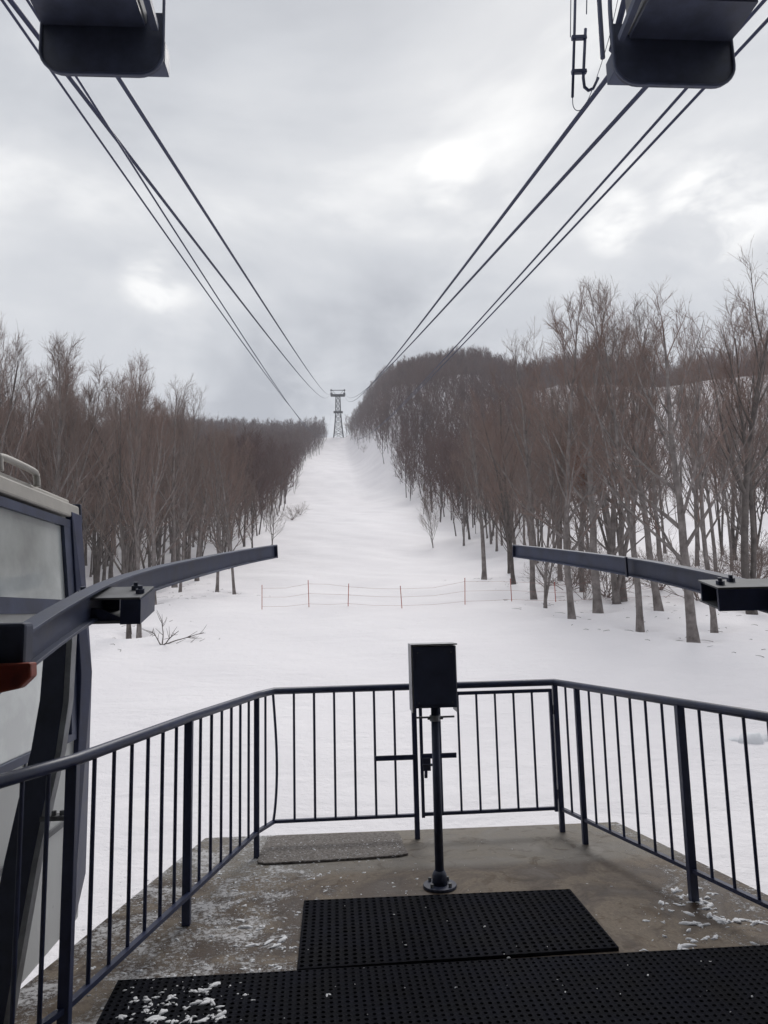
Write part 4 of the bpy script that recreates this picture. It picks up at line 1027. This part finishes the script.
val = mt('ADD', mt('MULTIPLY', mt('SUBTRACT', nz.outputs['Fac'], 0.5), 1.35), 0.5)
# thin places in the cloud deck, where the veiled sun glows through
nt2 = n.new('ShaderNodeTexNoise'); nt2.inputs['Scale'].default_value = 5.5; nt2.inputs['Detail'].default_value = 7; nt2.inputs['Roughness'].default_value = 0.55; nt2.inputs['Distortion'].default_value = 0.4
L.new(cmb.outputs[0], nt2.inputs['Vector'])
_m = n.new('ShaderNodeMapRange'); _m.inputs['From Min'].default_value = 0.36; _m.inputs['From Max'].default_value = 0.62; _m.inputs['To Max'].default_value = 1.25; L.new(nt2.outputs['Fac'], _m.inputs['Value']); torn = _m.outputs[0]
def blob(px, py, width, amp):
    global val
    d = ray(px, py).normalized()
    dp = n.new('ShaderNodeVectorMath'); dp.operation = 'DOT_PRODUCT'; L.new(tc.outputs['Generated'], dp.inputs[0]); dp.inputs[1].default_value = d
    mr = n.new('ShaderNodeMapRange'); mr.interpolation_type = 'SMOOTHSTEP'; mr.inputs['From Min'].default_value = math.cos(width); mr.inputs['From Max'].default_value = 1.0
    L.new(dp.outputs['Value'], mr.inputs['Value']); val = mt('ADD', val, mt('MULTIPLY', mt('MULTIPLY', mr.outputs[0], torn), amp))
for b in ((450, 179, 0.050, 0.16), (715, 212, 0.075, 0.24), (155, 280, 0.055, 0.14), (615, 222, 0.05, 0.14), (450, 180, 0.15, 0.05), (700, 220, 0.17, 0.08), (155, 275, 0.14, 0.06), (590, 225, 0.16, 0.05), (265, 250, 0.10, 0.06), (60, 60, 0.3, 0.05), (250, 70, 0.35, -0.03),
          (325, 285, 0.16, -0.05), (400, 375, 0.22, 0.11), (230, 390, 0.2, 0.06), (60, 300, 0.14, -0.04), (640, 250, 0.12, -0.02), (700, 120, 0.2, -0.03), (200, 180, 0.15, -0.05)):
    blob(*b)
cr = n.new('ShaderNodeValToRGB'); e = cr.color_ramp.elements
e[0].position = 0.30; e[0].color = (3.5, 3.65, 3.95, 1)
e[1].position = 0.80; e[1].color = (8.2, 8.2, 8.1, 1)
k = e.new(0.50); k.color = (4.95, 5.1, 5.35, 1)
k = e.new(0.64); k.color = (5.9, 6.0, 6.15, 1)
L.new(val, cr.inputs['Fac'])
mx = n.new('ShaderNodeMixRGB'); mx.inputs['Fac'].default_value = 0.96
L.new(sky.outputs[0], mx.inputs[1]); L.new(cr.outputs['Color'], mx.inputs[2]); L.new(mx.outputs[0], bg.inputs['Color'])
sd = bpy.data.lights.new('sun', 'SUN'); sd.energy = 1.4; sd.angle = R(25); sd.color = (1.0, 0.97, 0.93)
so = bpy.data.objects.new('sun', sd); C.objects.link(so)
dirv = Vector((math.sin(R(SUN_AZ))*math.cos(R(SUN_EL)), math.cos(R(SUN_AZ))*math.cos(R(SUN_EL)), math.sin(R(SUN_EL))))
so.rotation_euler = dirv.to_track_quat('Z', 'Y').to_euler(); so.location = (0, 0, 60)

# haze
HAZE = 0.00035
hz = MB(); hz.box((-1240, -1240, -40), (1240, 1240, 215)); 
hm = bpy.data.materials.new('haze'); hm.use_nodes = True; hn = hm.node_tree.nodes; hn.remove(hn['Principled BSDF'])
pv = hn.new('ShaderNodeVolumePrincipled'); pv.inputs['Color'].default_value = (0.90, 0.93, 1.0, 1); pv.inputs['Density'].default_value = HAZE; pv.inputs['Anisotropy'].default_value = 0.2
hm.node_tree.links.new(pv.outputs[0], hn['Material Output'].inputs['Volume'])
o = hz.build('haze', hm); tag(o, 'pale winter haze over the slope', 'haze', kind='stuff')

vs = S.view_settings; S.display_settings.display_device = 'sRGB'; vs.view_transform = 'Standard'; vs.look = 'None'; vs.exposure = 0.36; vs.gamma = 1; vs.use_curve_mapping = False
S.cycles.max_bounces = 6; S.cycles.diffuse_bounces = 3; S.cycles.volume_bounces = 1; S.cycles.volume_max_steps = 64
